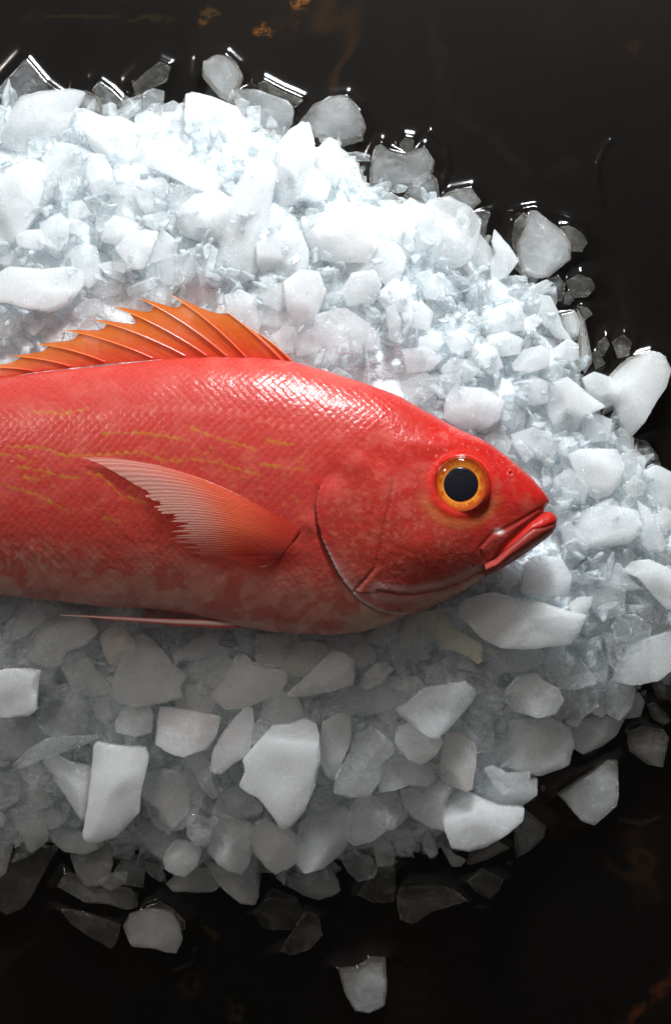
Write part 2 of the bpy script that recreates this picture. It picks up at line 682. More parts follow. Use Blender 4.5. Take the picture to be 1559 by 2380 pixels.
# ------------------------------------------------------------------ traced ice pieces
TILES = {'A': (0, 150, 700), 'B': (700, 150, 700), 'C': (0, 500, 800), 'D': (800, 500, 800), 'E': (1500, 700, 800), 'F': (1700, 1300, 800),
         'G': (1700, 2000, 800), 'H': (1250, 2900, 1250), 'I': (0, 2150, 700), 'J': (600, 2300, 700), 'K': (1200, 2150, 700), 'L': (0, 2700, 700),
         'M': (600, 2800, 700), 'N': (1200, 2650, 700), 'P': (0, 3000, 1250), 'Q': (1250, 2000, 1250)}
PIECES = """
A|0,40 22,16 27,22 38,35 50,44 40,52 15,58 9,67 2,58|c.55 w|clear wet wedge of ice;rising to a point out of the dark water
A|1,75 10,68 13,60 19,50 30,47 55,43 68,44 60,60 52,75 40,90 33,88 22,91 4,88|l1|broad white slab of ice;with a crumbly lower rim, lying over the clear wet wedge
A|77,41 82,34 92,41 102,51 101,60 98,64 87,63 83,52|c.75 w|glassy dark lump of ice;with a bright curved waterline, melting in the water
A|66,43 72,42 82,48 86,62 80,61 68,55|c.3|
A|110,37 120,27 133,18 142,22 138,34 124,40 113,45|c.45 s|dim grey lump of ice;almost sunk in the water with a bright arc
A|119,44 127,41 136,43 134,58 131,62 120,58|c.5 l1|frosted crumbly tab of ice;standing up at the pile's far edge
A|103,51 119,45 120,60 112,62 103,62|c.4|
A|135,55 144,51 150,55 153,66 150,75 140,74 134,70|c.35|
A|113,63 122,59 134,64 134,73 122,80 112,78|c.25 l1|
A|64,59 72,59 87,65 100,65 110,70 111,90 110,104 97,110 90,98 80,93 70,75|c.05 l1|white shard with sparkling melt spots;hanging point-down from the pile's far edge
A|50,78 60,64 66,68 72,82 64,88 52,85|c.4|
A|36,98 48,86 66,88 79,95 70,104 50,113|c.15|fan of smooth ice;with fine ribs, below the broad white slab
A|81,95 87,97 94,110 92,127 77,128 72,112 74,102|c.0 l1|white leaf-shaped ice chip;with a pointed top, standing alone in the bright pile
A|44,120 50,112 60,106 72,104 73,120 60,131 46,133|c.4|glittering clear lump of ice;beside the white leaf-shaped chip
A|0,116 12,107 26,102 41,105 40,112 36,120 42,130 30,145 20,160 0,175|c.0|huge smooth white mass of ice;running off the photo's edge in the bright pile
A|36,113 42,106 50,110 48,120 41,125|c.3 l1|
A|92,125 95,115 103,105 113,105 116,120 118,142 108,148 93,145|c.12|tall rounded tongue of ice;in the bright pile above the dorsal fin
A|111,100 120,82 138,88 158,100 187,117 176,125 160,122 140,112 125,105|c.05 l1|long thick bar of white ice;sloping down with a patch of glitter at its end
A|-4,58 3,60 4,72 -3,76|c.2|
B|13,18 23,12 32,13 42,22 46,30 42,42 36,52 28,48 20,40 12,30|c.2 w|rounded milky lump of ice;farthest from the fish, in the dark water
B|0,46 5,44 20,48 40,57 44,66 50,72 50,78 44,80 38,90 28,92 12,85 0,75|c.12|large blocky ice chunk with glitter;at the pile's far edge below the rounded milky lump
B|42,41 58,43 70,47 82,52 86,59 84,68 76,79 70,76 62,73 55,71 47,70 41,56|c.5 l1|crystalline frosted chunk of ice;with a ragged clear corner, over the dark water
B|58,36 63,34 78,42 96,50 88,56 75,50 60,42|c.7 s|straight-edged sunken ice slab;with a long bright waterline
B|90,68 104,54 118,48 132,47 142,56 148,72 145,82 128,87 112,82 100,78|c.25 w|broad crackled ice chunk;half out of the water beside the tall white shard
B|74,88 84,75 95,67 101,69 104,82 106,96 102,120 90,135 77,138 73,120|c.0 l2|tall smooth white ice shard;upright like a tooth at the pile's far edge
B|98,118 104,105 110,110 118,120 115,131 103,134 92,132|c.0 l1|
B|107,92 117,82 124,85 127,95 128,104 124,119 114,116 107,104|c.12 l1|narrow white chip with a clear ridge;snoutward of the tall white shard
B|126,105 130,98 136,102 139,115 143,127 130,122 125,115|c.5|thin clear spike of ice;pointing at the fish from the pile's edge
B|131,94 140,92 151,95 151,100 140,100|c.6 w|flat sliver of ice;lying in the water between two bigger chunks
B|50,79 56,78 65,83 70,90 74,94 73,104 60,105 48,103 40,108 39,92 44,84|c.1|
C|0,103 8,97 30,99 50,97 58,100 58,110 48,122 35,128 20,126 8,122 -8,121 -8,108|c.0 l1|big flat-topped white slab of ice;with a glinting top edge, above the rear dorsal spines
C|12,74 20,70 30,70 33,80 30,84 14,82|c.0 l1|
C|30,65 44,58 50,65 49,82 38,86 31,76|c.05|
C|48,62 58,62 65,67 64,72 58,74 49,70|c.05|stubby finger of ice;pointing over a grey gap in the bright pile
C|70,58 82,60 76,75 73,83 70,80|c.1|thin hanging icicle of white ice;in the bright pile
C|76,65 84,60 96,63 103,68 95,75 85,81 75,77|c.1 l1|
C|85,83 92,75 105,70 114,72 110,85 104,97 96,97 90,90|c.0 l1|smooth white paddle of ice;above the tallest dorsal spines
C|112,80 118,70 128,78 128,87 117,92 110,93 109,87|c.05|
C|115,95 122,88 130,88 143,82 144,100 135,108 122,109 116,105|c.3|glittering crumbled ice chunk;just above the tallest dorsal spines
C|71,95 84,92 98,95 90,105 92,109 80,103|c.05|
C|83,92 92,90 98,95 90,101 84,98|c.2 l1|
C|51,86 60,80 70,83 73,95 73,105 65,112 55,105|c.1|
C|70,112 73,105 85,106 91,112 85,116 75,119 64,114|c.35|
C|91,112 95,107 108,108 112,112 110,120 97,120|c.4|
C|0,134 8,128 16,132 15,142 5,148 -4,146|c.25|
C|16,132 36,126 38,134 25,146 17,140|c.25|
C|54,130 60,121 72,120 74,128 60,135|c.35|
C|76,124 86,128 98,132 90,138 80,135|c.15|
C|100,120 110,112 125,112 123,125 112,122|c.35|
C|-5,93 10,85 25,88 28,95 15,97|c.15|
C|145,85 152,80 158,85 155,100 147,110 144,100|c.1|
C|104,98 112,97 117,105 108,106|c.3|
C|50,50 60,48 66,58 58,62 50,60|c.1|
C|105,60 118,56 128,60 126,68 115,70 106,66|c.05|
C|123,48 124,36 136,38 141,41 133,54 125,54|c.4 l1|clear faceted nugget of ice;resting on the smooth white blocks of the bright pile
C|130,58 142,45 158,42 170,50 168,75 150,78 132,72|c.05|
C|98,45 100,35 118,32 124,40 120,55 106,57|c.1|
D|22,25 38,21 43,28 42,40 38,60 35,85 30,98 20,106 3,109 0,105 8,70 15,40|c.04|long smooth white column of ice;reaching from the far edge towards the dorsal fin
D|64,60 75,58 95,54 108,55 115,65 117,80 110,92 88,92 78,90 70,80|c.0 l1|brightest round plate of ice;at the crest of the pile above the fish's back
D|108,50 120,55 138,58 145,72 145,88 138,90 120,78 117,65|c.02|
D|134,54 142,47 152,52 150,62 145,68 136,65|c.0 l1|rounded white peg of ice;leaning over the glassy boulder
D|92,92 110,90 118,78 130,80 138,90 134,105 126,112 118,102 100,103|c.02|
D|105,43 112,40 128,43 138,49 132,54 120,51 108,47|c.45|frost-speckled flat ice strip;along the pile's far edge above the round plate
D|32,80 48,72 62,72 67,85 66,97 55,105 38,103 32,95|c.05|
D|51,108 62,100 75,102 80,115 74,130 71,136 56,138 53,125|c.05 l1|square white cube of ice;a little above the front of the dorsal fin
D|92,115 100,102 115,100 120,110 115,122 98,124|c.08|
D|71,145 76,132 90,128 96,128 110,138 118,146 118,155 105,158 85,158|c.35 l1|pinkish translucent plate of ice;straight-edged, above the fish's nape
D|8,118 18,114 32,120 34,132 31,143 20,140 10,128|c.1|smooth lilac-tinted ice chunk;against the leading edge of the dorsal fin
D|33,125 40,126 54,130 56,138 48,141 34,138|c.35|
D|42,146 50,141 58,140 57,158 48,158|c.15|
D|57,140 70,138 75,150 80,158 60,160|c.3|
D|33,112 50,108 53,122 48,128 36,124|c.25|
D|120,115 130,105 140,110 145,125 130,130 122,125|c.08|
D|124,128 130,124 135,135 133,150 127,148|c.2 l1|
D|135,130 150,122 158,130 155,142 140,140|c.1|
D|75,118 82,108 92,108 94,120 85,124 78,124|c.35|
D|78,60 84,52 95,50 104,50 100,56 85,58|c.2|
D|0,62 12,48 18,60 12,80 3,80|c.15|
D|38,62 46,55 58,60 60,70 46,72 40,70|c.3|
E|9,40 14,20 20,11 33,9 47,16 54,25 53,35 50,48 42,55 30,58 17,54 9,47|c.3 l1|glassy round boulder of ice;over a dark gap at the pile's far edge
E|26,8 33,3 50,0 57,10 50,16 42,14 34,9|c.25 w|
E|2,5 10,-6 18,-12 24,-5 26,5 18,11 8,8|c.65|dark clear frosted shard of ice;behind the rounded white peg
E|50,40 54,33 65,45 66,55 56,57 50,48|c.15|
E|65,40 67,32 77,43 83,53 78,60 75,64 65,67 64,58 67,47|c.02 l1|sharp white ice spike;with two flat faces, pointing up at the water
E|83,40 88,30 91,18 97,17 106,24 115,31 122,40 122,52 112,60 106,65 97,66 88,62 83,52|c.18 l1 w|large frosted ice rock;standing in the water beside the sharp white spike
E|114,28 120,27 130,33 134,40 130,46 122,46|c.45 s|
E|79,38 81,25 87,18 90,20 87,32 83,42 82,48|c.5 s|
E|50,18 58,17 64,18 61,27 60,36 54,32|c.85 w|jagged grey see-through ice scrap;upright in the water behind the glassy boulder
E|88,80 92,72 104,67 108,70 100,76 94,78|c.1 l1|small white stick of ice;tilted over a clear crumbly patch
E|89,85 97,78 107,80 112,90 115,100 122,110 110,107 100,97 90,93|c.02|curved white slab of ice;sweeping down the pile's outer slope
E|114,94 125,91 128,98 126,110 120,110 115,100|c.05|
E|127,90 132,97 135,112 137,125 132,133 128,125 127,108|c.1|narrow white blade of ice;at the waterline on the snout side of the pile
E|110,117 120,110 127,114 127,124 118,127 112,122|c.05 l1|
E|58,95 70,86 84,84 87,95 86,103 70,105 60,103|c.03|
E|48,72 56,68 62,74 60,83 52,85 48,78|c.2|
E|61,70 67,66 75,72 78,82 68,84 62,80|c.1|
E|73,72 82,65 90,68 90,80 82,84 76,82|c.75|clear crumbly patch of ice;showing dark water below the large frosted rock
E|105,66 113,64 118,70 116,82 108,82|c.85 w|
E|118,68 128,62 137,66 140,73 134,79 124,80|c.4 s|cloudy sunken ice lump with a rusty fleck;in the water snoutward of the pile
E|117,76 121,75 125,80 121,85 117,84|c.4 w|
E|128,86 134,87 138,92 132,96|c.3 s|
E|142,112 147,108 150,114 146,122 143,122|c.6 w|small wet ice crumb ringed by bright water;off the narrow white blade
E|152,112 160,106 166,112 164,122 156,124|c.6 s|
E|137,120 142,118 147,128 140,132|c.5 w|
E|50,118 60,113 68,118 72,130 64,135 55,130|c.02|
E|80,128 88,118 100,115 106,120 104,130 92,134 82,132|c.02 l1|
E|100,128 108,125 116,132 114,142 104,148|c.05|
E|28,132 36,124 48,125 55,132 50,140 35,142|c.25|
E|88,95 96,92 102,96 95,103 88,104|c.08 l1|
E|0,142 15,135 24,138 24,148 12,158 3,155|c.45|rosy clear chip of ice;leaning on the fish's forehead
E|10,110 20,106 30,112 22,120 12,118|c.1|
E|30,108 42,102 52,108 48,118 36,120|c.05|
E|12,66 28,62 36,72 30,82 16,80|c.15|
E|62,108 75,105 86,110 84,120 72,122 63,118|c.06|
E|0,118 16,116 28,124 20,132 4,134|c.2|
F|0,28 20,30 33,38 30,50 22,57 5,58 -8,50 -6,35|c.12 l1|smooth lilac plate of ice;with a glinting top edge, above the fish's eye
F|113,20 125,8 141,4 149,8 153,17 150,28 143,38 135,52 127,62 122,60 118,45 112,32|c.06 l1|big smooth paddle of ice;sticking out over the water beyond the snout
F|92,22 100,18 112,22 118,30 117,38 108,42 98,36|c.1 l1|
F|64,26 80,22 92,32 106,42 92,48 86,60 80,64 73,58 66,45|c.02|bright white wedge of ice;pointing down at the snout
F|44,28 55,20 65,25 66,38 52,42 47,38|c.05|
F|40,63 55,58 68,62 71,75 67,84 55,78 45,70|c.1|
F|70,65 85,64 88,74 80,78 71,74|c.15|
F|82,78 90,74 115,74 120,85 117,98 110,105 101,108 94,103 88,92|c.0 l1|flat-topped white ice wedge;level with the fish's eye beyond the snout
F|118,78 130,73 137,80 135,92 122,95|c.15|
F|90,55 102,48 112,52 110,66 96,68|c.2|
F|110,62 120,58 128,65 128,73 118,76|c.35|
F|130,66 138,68 146,78 148,88 140,82|c.75|dark ridged clear ice flake;at the waterline under the big smooth paddle
F|136,90 145,86 158,92 166,102 164,116 155,118 140,112|c.1|
F|120,100 130,92 137,98 135,106 126,108|c.2 y|cream-coloured crumb of ice;beside the flat-topped white wedge
F|135,128 132,112 140,118 148,132 152,140 149,146 140,147 134,140|c.03 l1|drooping white drip of ice with a tan tip;near the photo's edge below the snout
F|86,132 90,120 108,112 125,118 132,128 125,140 105,145 92,142|c.04|
F|143,126 150,115 158,120 160,130 148,133|c.15 l1|
F|70,95 82,88 95,100 92,112 78,112 71,104|c.2|
F|76,132 82,126 92,138 95,150 80,152|c.1|
F|32,42 42,40 50,48 42,58 34,56|c.45|
F|20,65 32,58 40,68 36,78 26,74|c.25|
F|70,120 80,112 85,122 80,132 72,130|c.3|
F|115,45 125,43 124,52 114,58 111,52|c.6 l1|curled clear ring of ice;on the foot of the big smooth paddle
G|8,45 28,41 48,46 62,48 80,54 93,57 90,67 82,78 65,80 48,82 32,80 18,73 8,62 2,58 3,50|c.05 l2|big bright boat-shaped ice shard;lying just under the fish's chin
G|1,43 5,40 7,44 5,50 1,52|c.6 l2|
G|50,22 58,15 75,16 82,28 81,42 65,42 48,40 49,30|c.05 l1|square milky ice block;between the lower jaw and the boat-shaped shard
G|83,25 90,24 98,30 93,35 83,32|c.25|
G|121,25 128,18 140,17 152,22 165,30 165,55 152,52 142,42 132,30|c.0 l2|curved white flake of ice;running off the photo's edge over a dark gap
G|83,48 90,44 98,44 96,52 92,56 83,53|c.02 l1|little white chip with a curved edge;behind the tip of the boat-shaped shard
G|108,76 105,70 115,72 120,85 118,98 111,92|c.7 l1|
G|113,66 118,58 130,57 140,65 138,78 126,84 116,76|c.75 l1|clear hollow lump of ice;above the large grey-white boulder
G|118,92 126,80 140,74 158,68 168,75 160,92 145,103 130,106 115,104|c.12 l1|large grey-white ice boulder;at the photo's edge below the clear hollow lump
G|72,98 80,85 90,90 98,100 100,106 85,110 74,110|c.5 l1|sugary frosted ice pyramid;below the tip of the boat-shaped shard
G|64,90 67,81 79,79 79,92 75,100 70,107 65,100|c.3|
G|35,115 45,102 58,100 62,105 72,110 76,119 70,128 58,130 42,126|c.12 l1|round grey pebble-like ice lump;in the shade below the boat-shaped shard
G|80,120 84,110 92,109 102,114 102,123 92,130 88,137 80,135|c.55 l1|clear-cornered cube of ice;snoutward of the round grey pebble
G|109,112 112,105 125,104 129,112 126,124 118,132 110,128|c.4 l1|half-clear oval ice pebble;under the large grey-white boulder
G|100,120 108,117 110,127 105,131 99,128|c.2|
G|125,115 132,114 136,120 133,130 122,132|c.2|
G|138,122 143,120 152,128 156,134 150,137 142,132|c.15 w|slim grey ice bean;alone at the waterline near the photo's edge
G|142,108 150,103 160,108 158,119 146,118|c.5 w|
G|22,82 35,82 60,80 62,92 48,98 34,98 28,105 20,97 24,92|c.3|
G|16,105 22,103 38,118 38,127 28,128 16,122|c.85 l1|glass-clear splinter of ice;dark inside, tailward of the round grey pebble
G|82,135 105,131 120,133 114,145 105,152 92,157 82,150|c.1|smooth bluish ice wedge;over dark water at the pile's near edge
G|124,142 135,138 150,140 154,146 152,158 150,168 138,165 126,156|c.25 w l1|folded ice nugget with a rusty edge;standing in the water near the photo's edge
G|28,140 40,134 66,132 80,140 83,152 80,165 60,172 35,165 25,155|c.15|wide grey ice chunk with a bright snow-like end;above the half-buried curl
G|5,140 12,124 25,126 27,150 25,156 8,155|c.7|clear rectangular pane of ice;on edge below the glass-clear splinter
G|89,80 98,74 106,72 104,82 93,87|c.5|
G|92,90 103,82 110,92 108,110 100,112 96,98|c.7|
G|95,35 110,33 122,40 120,55 105,60 98,50|c.5|
G|100,20 118,20 125,30 135,38 118,38 102,33|c.25|
G|125,42 138,45 145,55 146,62 135,60|c.7|
G|30,28 40,22 48,28 47,38 36,42 29,38|c.4|
I|-4,20 8,11 15,11 14,22 8,34 -4,40|c.4|
I|4,43 10,36 20,30 22,22 27,21 34,25 37,35 30,41 22,48 12,52 4,50|c.3 l1|pale pink ice nugget;under the fish's belly at the photo's tail edge
I|30,44 36,39 55,34 72,34 80,46 70,56 55,62 52,72 42,75 25,68 24,62|c.2|wide pinkish ice chunk;below the tip of the pelvic fin
I|84,52 88,46 95,40 104,44 110,52 113,60 108,70 100,75 92,72 87,62|c.2 l1 k|peach-coloured ice drop;hanging under the pelvic fin
I|95,88 100,75 110,55 118,49 126,54 140,70 152,82 148,90 150,98 138,102 110,106 98,104 92,95|c.15|large grey angular ice plate;in shade beside the peach-coloured drop
I|52,75 60,64 70,63 80,78 92,92 85,97 75,98 62,94|c.3|
I|-10,82 5,76 20,76 34,78 31,92 30,110 24,115 0,117 -12,118|c.02 l3|brilliant white ice cube;cut off by the photo's edge in the shaded slope
I|-3,56 6,52 11,57 11,70 -3,72|c.6 l3|
I|13,56 22,49 26,52 24,62 16,68 12,64|c.6|
I|30,114 35,104 46,92 54,89 56,94 45,102 38,110 34,118|c.5 l1|thin curved rib of ice;snoutward of the brilliant white cube
I|34,112 45,110 58,104 62,97 68,98 72,110 71,130 55,132 40,129 33,120|c.35|
I|-4,118 18,116 28,118 32,122 38,130 50,132 40,138 25,145 12,150 -4,140|c.35|
I|97,120 102,111 115,105 124,107 126,115 125,128 112,132 98,128|c.2 l1|small white ice block with a dark speck;below the large grey angular plate
I|76,106 90,103 94,112 88,123 80,117|c.4|
I|36,25 46,20 58,24 66,30 52,36 40,36|c.5|
I|83,32 90,26 95,32 94,40 84,44|c.45|
I|136,86 146,85 150,95 147,102 137,100|c.3 l1|
J|15,56 28,57 40,60 44,63 43,77 38,79 22,76 13,74|c.25|glinting grey ice brick;between the angular plate and the steep-sided slab
J|45,62 55,50 60,38 64,32 70,33 76,39 85,42 95,44 102,47 102,54 95,64 80,70 68,75 55,75 45,68|c.15 l1|steep-sided grey ice slab;with a frosted left half, below the fish's breast
J|-1,75 8,76 28,78 40,81 49,83 46,98 38,110 32,112 20,116 5,110 -4,105 -3,90|c.12 l2|white ice cube with a wet clear corner;below the glinting grey brick
J|41,128 43,112 50,98 60,85 70,75 76,76 77,90 74,105 74,113 62,120 50,130|c.05 l2|long leaf-shaped ice chip;leaning beside the largest white chunk
J|72,97 76,89 82,85 90,89 88,95 76,106 73,108|c.3 l2|
J|92,91 105,90 118,85 128,90 131,98 131,120 127,140 119,160 108,172 100,176 95,168 85,152 72,144 66,139 71,127 69,118 80,105|c.0 l3|largest white ice chunk;with a pointed lower tip, in the shaded slope below the fish
J|82,85 86,70 100,62 112,66 117,78 115,85 105,90 92,91|c.25 l1|
J|105,66 106,62 122,48 135,35 142,28 150,29 160,36 160,48 159,56 140,62 120,66|c.15 l2|club-shaped grey ice piece;tapering to a blunt point below the fish's breast
J|119,70 126,69 131,78 126,86 118,84|c.75 l2|
J|135,88 148,82 156,84 157,95 155,108 150,118 146,135 140,132 133,122 131,108|c.05 l1|smooth white tusk of ice;snoutward of the largest white chunk
J|58,126 70,120 71,130 64,138 58,132|c.5|
J|19,117 33,112 40,122 42,135 47,148 42,150 35,142 28,130|c.25 l1|
J|101,38 106,30 115,22 125,20 135,24 141,29 130,42 120,48 106,50 101,44|c.12 k|tan rounded ice chunk;in the fish's shade above the club-shaped piece
J|24,45 30,37 48,34 50,31 58,36 56,46 50,55 44,60 36,55 28,50|c.4|
J|80,15 110,14 115,20 102,32 98,40 80,38|c.2|
J|10,30 30,18 42,12 48,18 45,28 30,35 15,36|c.2|
J|131,62 139,62 136,82 130,95 124,90|c.4|
J|0,130 10,128 25,130 33,140 33,155 25,170 12,175 0,165|c.35|
K|5,105 20,92 40,90 55,84 75,84 84,92 80,98 62,107 48,112 36,115 20,113 5,115|c.35|long speckled grey ice plate;stretching towards the hollow ice frame
K|29,92 36,80 45,72 53,72 58,77 50,87 38,93|c.25 l1|
K|54,55 57,52 62,58 68,68 70,80 65,82 58,70|c.45 l1|thumb-shaped clear ice piece;with a rounded wet tip, below the gill cover
K|94,45 99,33 104,33 108,43 118,48 130,56 131,68 128,71 120,65 108,60 98,60 94,52|c.15 l1 Y|yellow-tinted ice chip;tailward of the boat-shaped shard
K|61,110 70,105 85,92 97,90 112,88 118,87 130,97 120,110 108,123 97,134 90,133 75,123|c.25 l2 d|hollow ice frame;open box corner with thick pale rims
K|87,80 96,71 105,80 112,86 100,92 90,92 86,86|c.65 l1|
K|62,130 65,125 75,122 85,130 97,133 99,138 92,148 82,155 72,150 62,138|c.12 l1|grey acorn-shaped ice lump;just under the hollow frame
K|23,145 28,130 40,126 50,130 59,140 59,148 50,155 48,168 40,182 25,183 10,178 12,165|c.4 l2|dark-veined clear ice chunk;snoutward of the smooth white tusk
K|22,65 33,54 37,52 45,66 42,71 30,75|c.1|
K|80,50 86,41 92,45 92,58 86,65 82,58|c.35|
K|98,70 110,63 122,66 126,78 112,76|c.4|
K|36,50 50,40 64,36 60,50 52,58 42,55|c.15|
K|68,35 80,30 95,28 94,42 80,48 70,60 64,55|c.2 k|
K|2,50 20,48 35,50 30,60 20,65 8,60|c.3|
L|11,34 25,20 40,11 60,10 79,9 80,12 70,17 50,24 35,29 20,36 12,36|c.4 l2|long feather-like ice splinter;lying across the shaded slope
L|15,37 30,30 42,40 48,50 42,56 35,54 22,47 17,42|c.6 l1|
L|35,32 40,27 48,26 60,32 76,35 75,55 72,80 65,75 55,60 47,48 43,40|c.2 l2|triangular bluish ice flake;tucked against the upright white block
L|78,17 82,15 95,18 120,20 123,27 120,43 116,60 115,73 105,84 97,93 84,97 73,95 70,90 73,70 76,45|c.0 l3|upright white ice block;tall with a concave side, in the shaded slope
L|24,60 30,53 38,54 44,65 40,68 30,70 24,66|c.3|
L|-4,40 13,38 16,50 15,62 5,68 -4,68|c.45|
L|13,82 8,72 20,68 33,70 38,78 39,95 32,102 26,105 23,103 20,94|c.2|grey axe-shaped ice piece with a rusty fleck;at the pile's near edge
L|39,88 50,85 70,90 74,95 78,98 80,103 70,107 55,105 45,97|c.12|bowl-shaped grey ice piece;under the upright white block
L|38,72 48,71 56,78 50,84 42,86 39,82|c.25|
L|-6,130 5,110 15,102 38,100 48,105 38,120 28,140 20,152 5,158 -5,150|c.2 s|large dim sunken ice mass;in the dark water at the photo's tail edge
L|-5,97 8,98 10,103 8,110 5,122 -5,130|c.2|
L|60,108 75,105 90,98 93,115 90,125 82,134 72,133 65,125|c.3|
L|47,135 55,122 65,125 80,136 95,135 108,136 114,142 114,153 105,154 90,149 70,148 60,142|c.2 w|long dim grey ice wedge;at the waterline below the bowl-shaped piece
L|96,122 105,108 118,112 120,120 118,135 105,132|c.6 l1|
L|82,130 92,124 105,123 104,132 92,137 84,133|c.3 l1|
L|92,98 108,95 114,98 108,104 97,107|c.5|
L|115,90 120,82 130,78 142,88 150,92 140,105 135,110 122,100|c.3|
L|120,108 122,102 128,112 137,125 133,130 122,122|c.6|
L|118,60 126,56 138,75 144,84 140,90 128,82|c.3 l1|
L|0,75 10,74 14,85 20,95 15,100 5,95|c.5|
L|120,40 132,38 148,40 156,55 156,70 144,84 135,70 120,58|c.25|
M|22,58 25,52 32,53 38,56 45,54 48,57 43,65 40,76 36,79 30,78 22,70|c.45 l2|shiny clear molar-shaped ice chip;above the small pentagonal white lump
M|5,82 12,74 25,75 33,80 34,84 30,95 20,104 12,102 4,98 2,90|c.05 l2|pentagonal white ice lump;at the near edge of the pile
M|40,75 45,50 58,56 72,60 76,64 75,78 72,92 66,100 58,97 48,92 40,85|c.15 l1|flat grey ice tablet with an orange fleck;beside the shiny molar-shaped chip
M|76,75 79,60 88,56 95,62 105,63 112,72 118,80 115,89 105,96 95,100 88,95 77,83|c.08 l1|hexagonal grey ice lump;below the tip of the largest white chunk
M|115,70 117,60 128,50 140,47 150,47 156,53 154,65 153,78 145,88 135,95 120,98 114,92 117,82|c.12 l1|plump grey ice chunk with a crusty clear foot;snoutward of the hexagonal lump
M|38,92 50,96 65,100 74,88 79,93 80,110 80,120 77,126 66,124 55,115 48,108|c.2|grey fang of ice;pointing at the dark water below the flat tablet
M|103,107 112,95 125,99 140,98 145,107 147,114 140,119 130,122 118,118 108,112|c.2|dim fish-shaped ice piece;over the water below the plump grey chunk
M|6,110 15,102 25,98 38,98 49,110 42,116 30,117 12,115|c.2|
P|57,57 60,51 70,48 80,50 83,55 85,62 82,69 73,67 61,66|c.03 w l2|lone blue-white ice cube;out in the dark water below the pile
P|68,47 74,45 80,48 86,54 86,58 80,58 70,52|c.3 w|
P|28,48 40,50 56,56 55,62 52,67 42,61 33,55|c.3 s|dim sunken ice triangle;tailward of the lone blue-white cube
P|130,68 134,62 142,48 148,52 150,60 144,67 135,70|c.3 s|dim pear-shaped sunken ice;in the dark water below the pile
P|118,50 125,42 138,43 142,52 135,58 122,58|c.4 s|
M|43,50 50,36 60,30 70,36 82,42 83,49 68,55 55,55|c.3|
M|125,38 132,30 146,28 148,40 140,48 125,48|c.4|
M|144,25 152,14 158,18 158,38 150,36|c.4 l1|
N|47,60 52,45 62,38 75,42 90,48 91,56 85,62 72,60 60,64 49,66|c.2|
N|99,45 100,35 103,20 115,20 127,30 126,45 123,62 118,65 105,60 99,57|c.15 k|upright tan ice column;below the hollow frame's corner
Q|50,133 51,120 54,116 60,118 68,122 76,125 87,126 86,132 79,138 70,144 62,146 54,144|c.03 l2|heart-shaped grey-white ice chunk;with a drawn-out point, at the near edge of the pile
Q|87,126 92,130 98,135 97,140 90,146 84,150 83,140|c.2 w|
Q|69,108 73,106 80,110 90,109 90,113 82,117 78,120 73,115|c.3 l2|shiny curl of ice;half buried above the heart-shaped chunk
Q|64,115 70,108 80,118 92,112 92,120 84,127 75,124 66,120|c.15|
Q|103,120 118,110 126,104 131,104 131,120 130,125 120,134 114,132 107,124|c.12 w l1|grey three-cornered ice floe;alone in the water near the pile
Q|48,142 56,148 60,150 58,153 54,153|c.2|
Q|62,152 63,147 75,142 80,145 70,150 64,152|c.25 k|
N|20,95 25,80 30,72 45,72 52,82 56,88 52,98 42,106 28,110 22,106|c.3 l1|smoky clear rounded ice stone;snoutward of the plump grey chunk
N|52,78 45,68 60,66 70,80 70,88 60,97 54,96|c.3|
N|66,66 85,62 100,58 108,62 102,75 101,98 90,95 76,87 70,78|c.2|
N|43,112 48,105 58,112 60,120 58,127 46,128|c.3|
N|15,120 22,108 30,118 40,122 45,130 42,137 30,140 22,133|c.45|
N|75,110 80,90 90,95 100,103 95,115 85,122|c.3 s|
N|60,100 70,95 78,112 72,120 62,118|c.4|
H|28,55 31,50 45,49 55,52 62,57 55,59 45,62 36,68 30,66|c.2 s|dim sunken ice club with a bright rim;below the heart-shaped chunk
H|61,48 68,42 78,47 76,52 72,57 65,53|c.25 s|
H|10,54 20,40 28,42 28,50 27,58 18,58|c.3 s|
H|1,88 10,88 16,83 23,84 24,95 23,106 16,109 9,108 4,99|c.12 w|lone frosted ice lump;nearest the bottom of the photo, in black water
D|113,38 113,20 117,9 121,7 126,12 138,15 152,10 160,20 158,31 148,38 125,41|c.36 w|big clear ice block with a milky edge;in the water off the pile's far edge
D|134,8 138,3 144,4 145,11 139,13|c.4 s|
""".strip().splitlines()

WLEVEL = .010
pieces = []
for ln in PIECES:
    t, pts, opt, lab = ln.split('|')
    ox, oy, sz = TILES[t]
    pl = np.array([[float(q) for q in p.split(',')] for p in pts.split()]) * 10
    pl = (np.array([ox, oy]) + pl * sz / 1559.0) * (1559 / 2500.0)
    o = dict(c=.2, lift=0, w=False, s=False, k='', d=False)
    for w in opt.split():
        if w[0] == 'c':
            o['c'] = float(w[1:])
        elif w[0] == 'l':
            o['lift'] = int(w[1:])
        elif w in ('w', 's', 'd'):
            o[w] = True
        else:
            o['k'] = w
    o['px'] = pl
    o['lab'] = lab
    if o['w'] or o['s']:
        o['c'] = min(.85, o['c'] + .16)
    pieces.append(o)

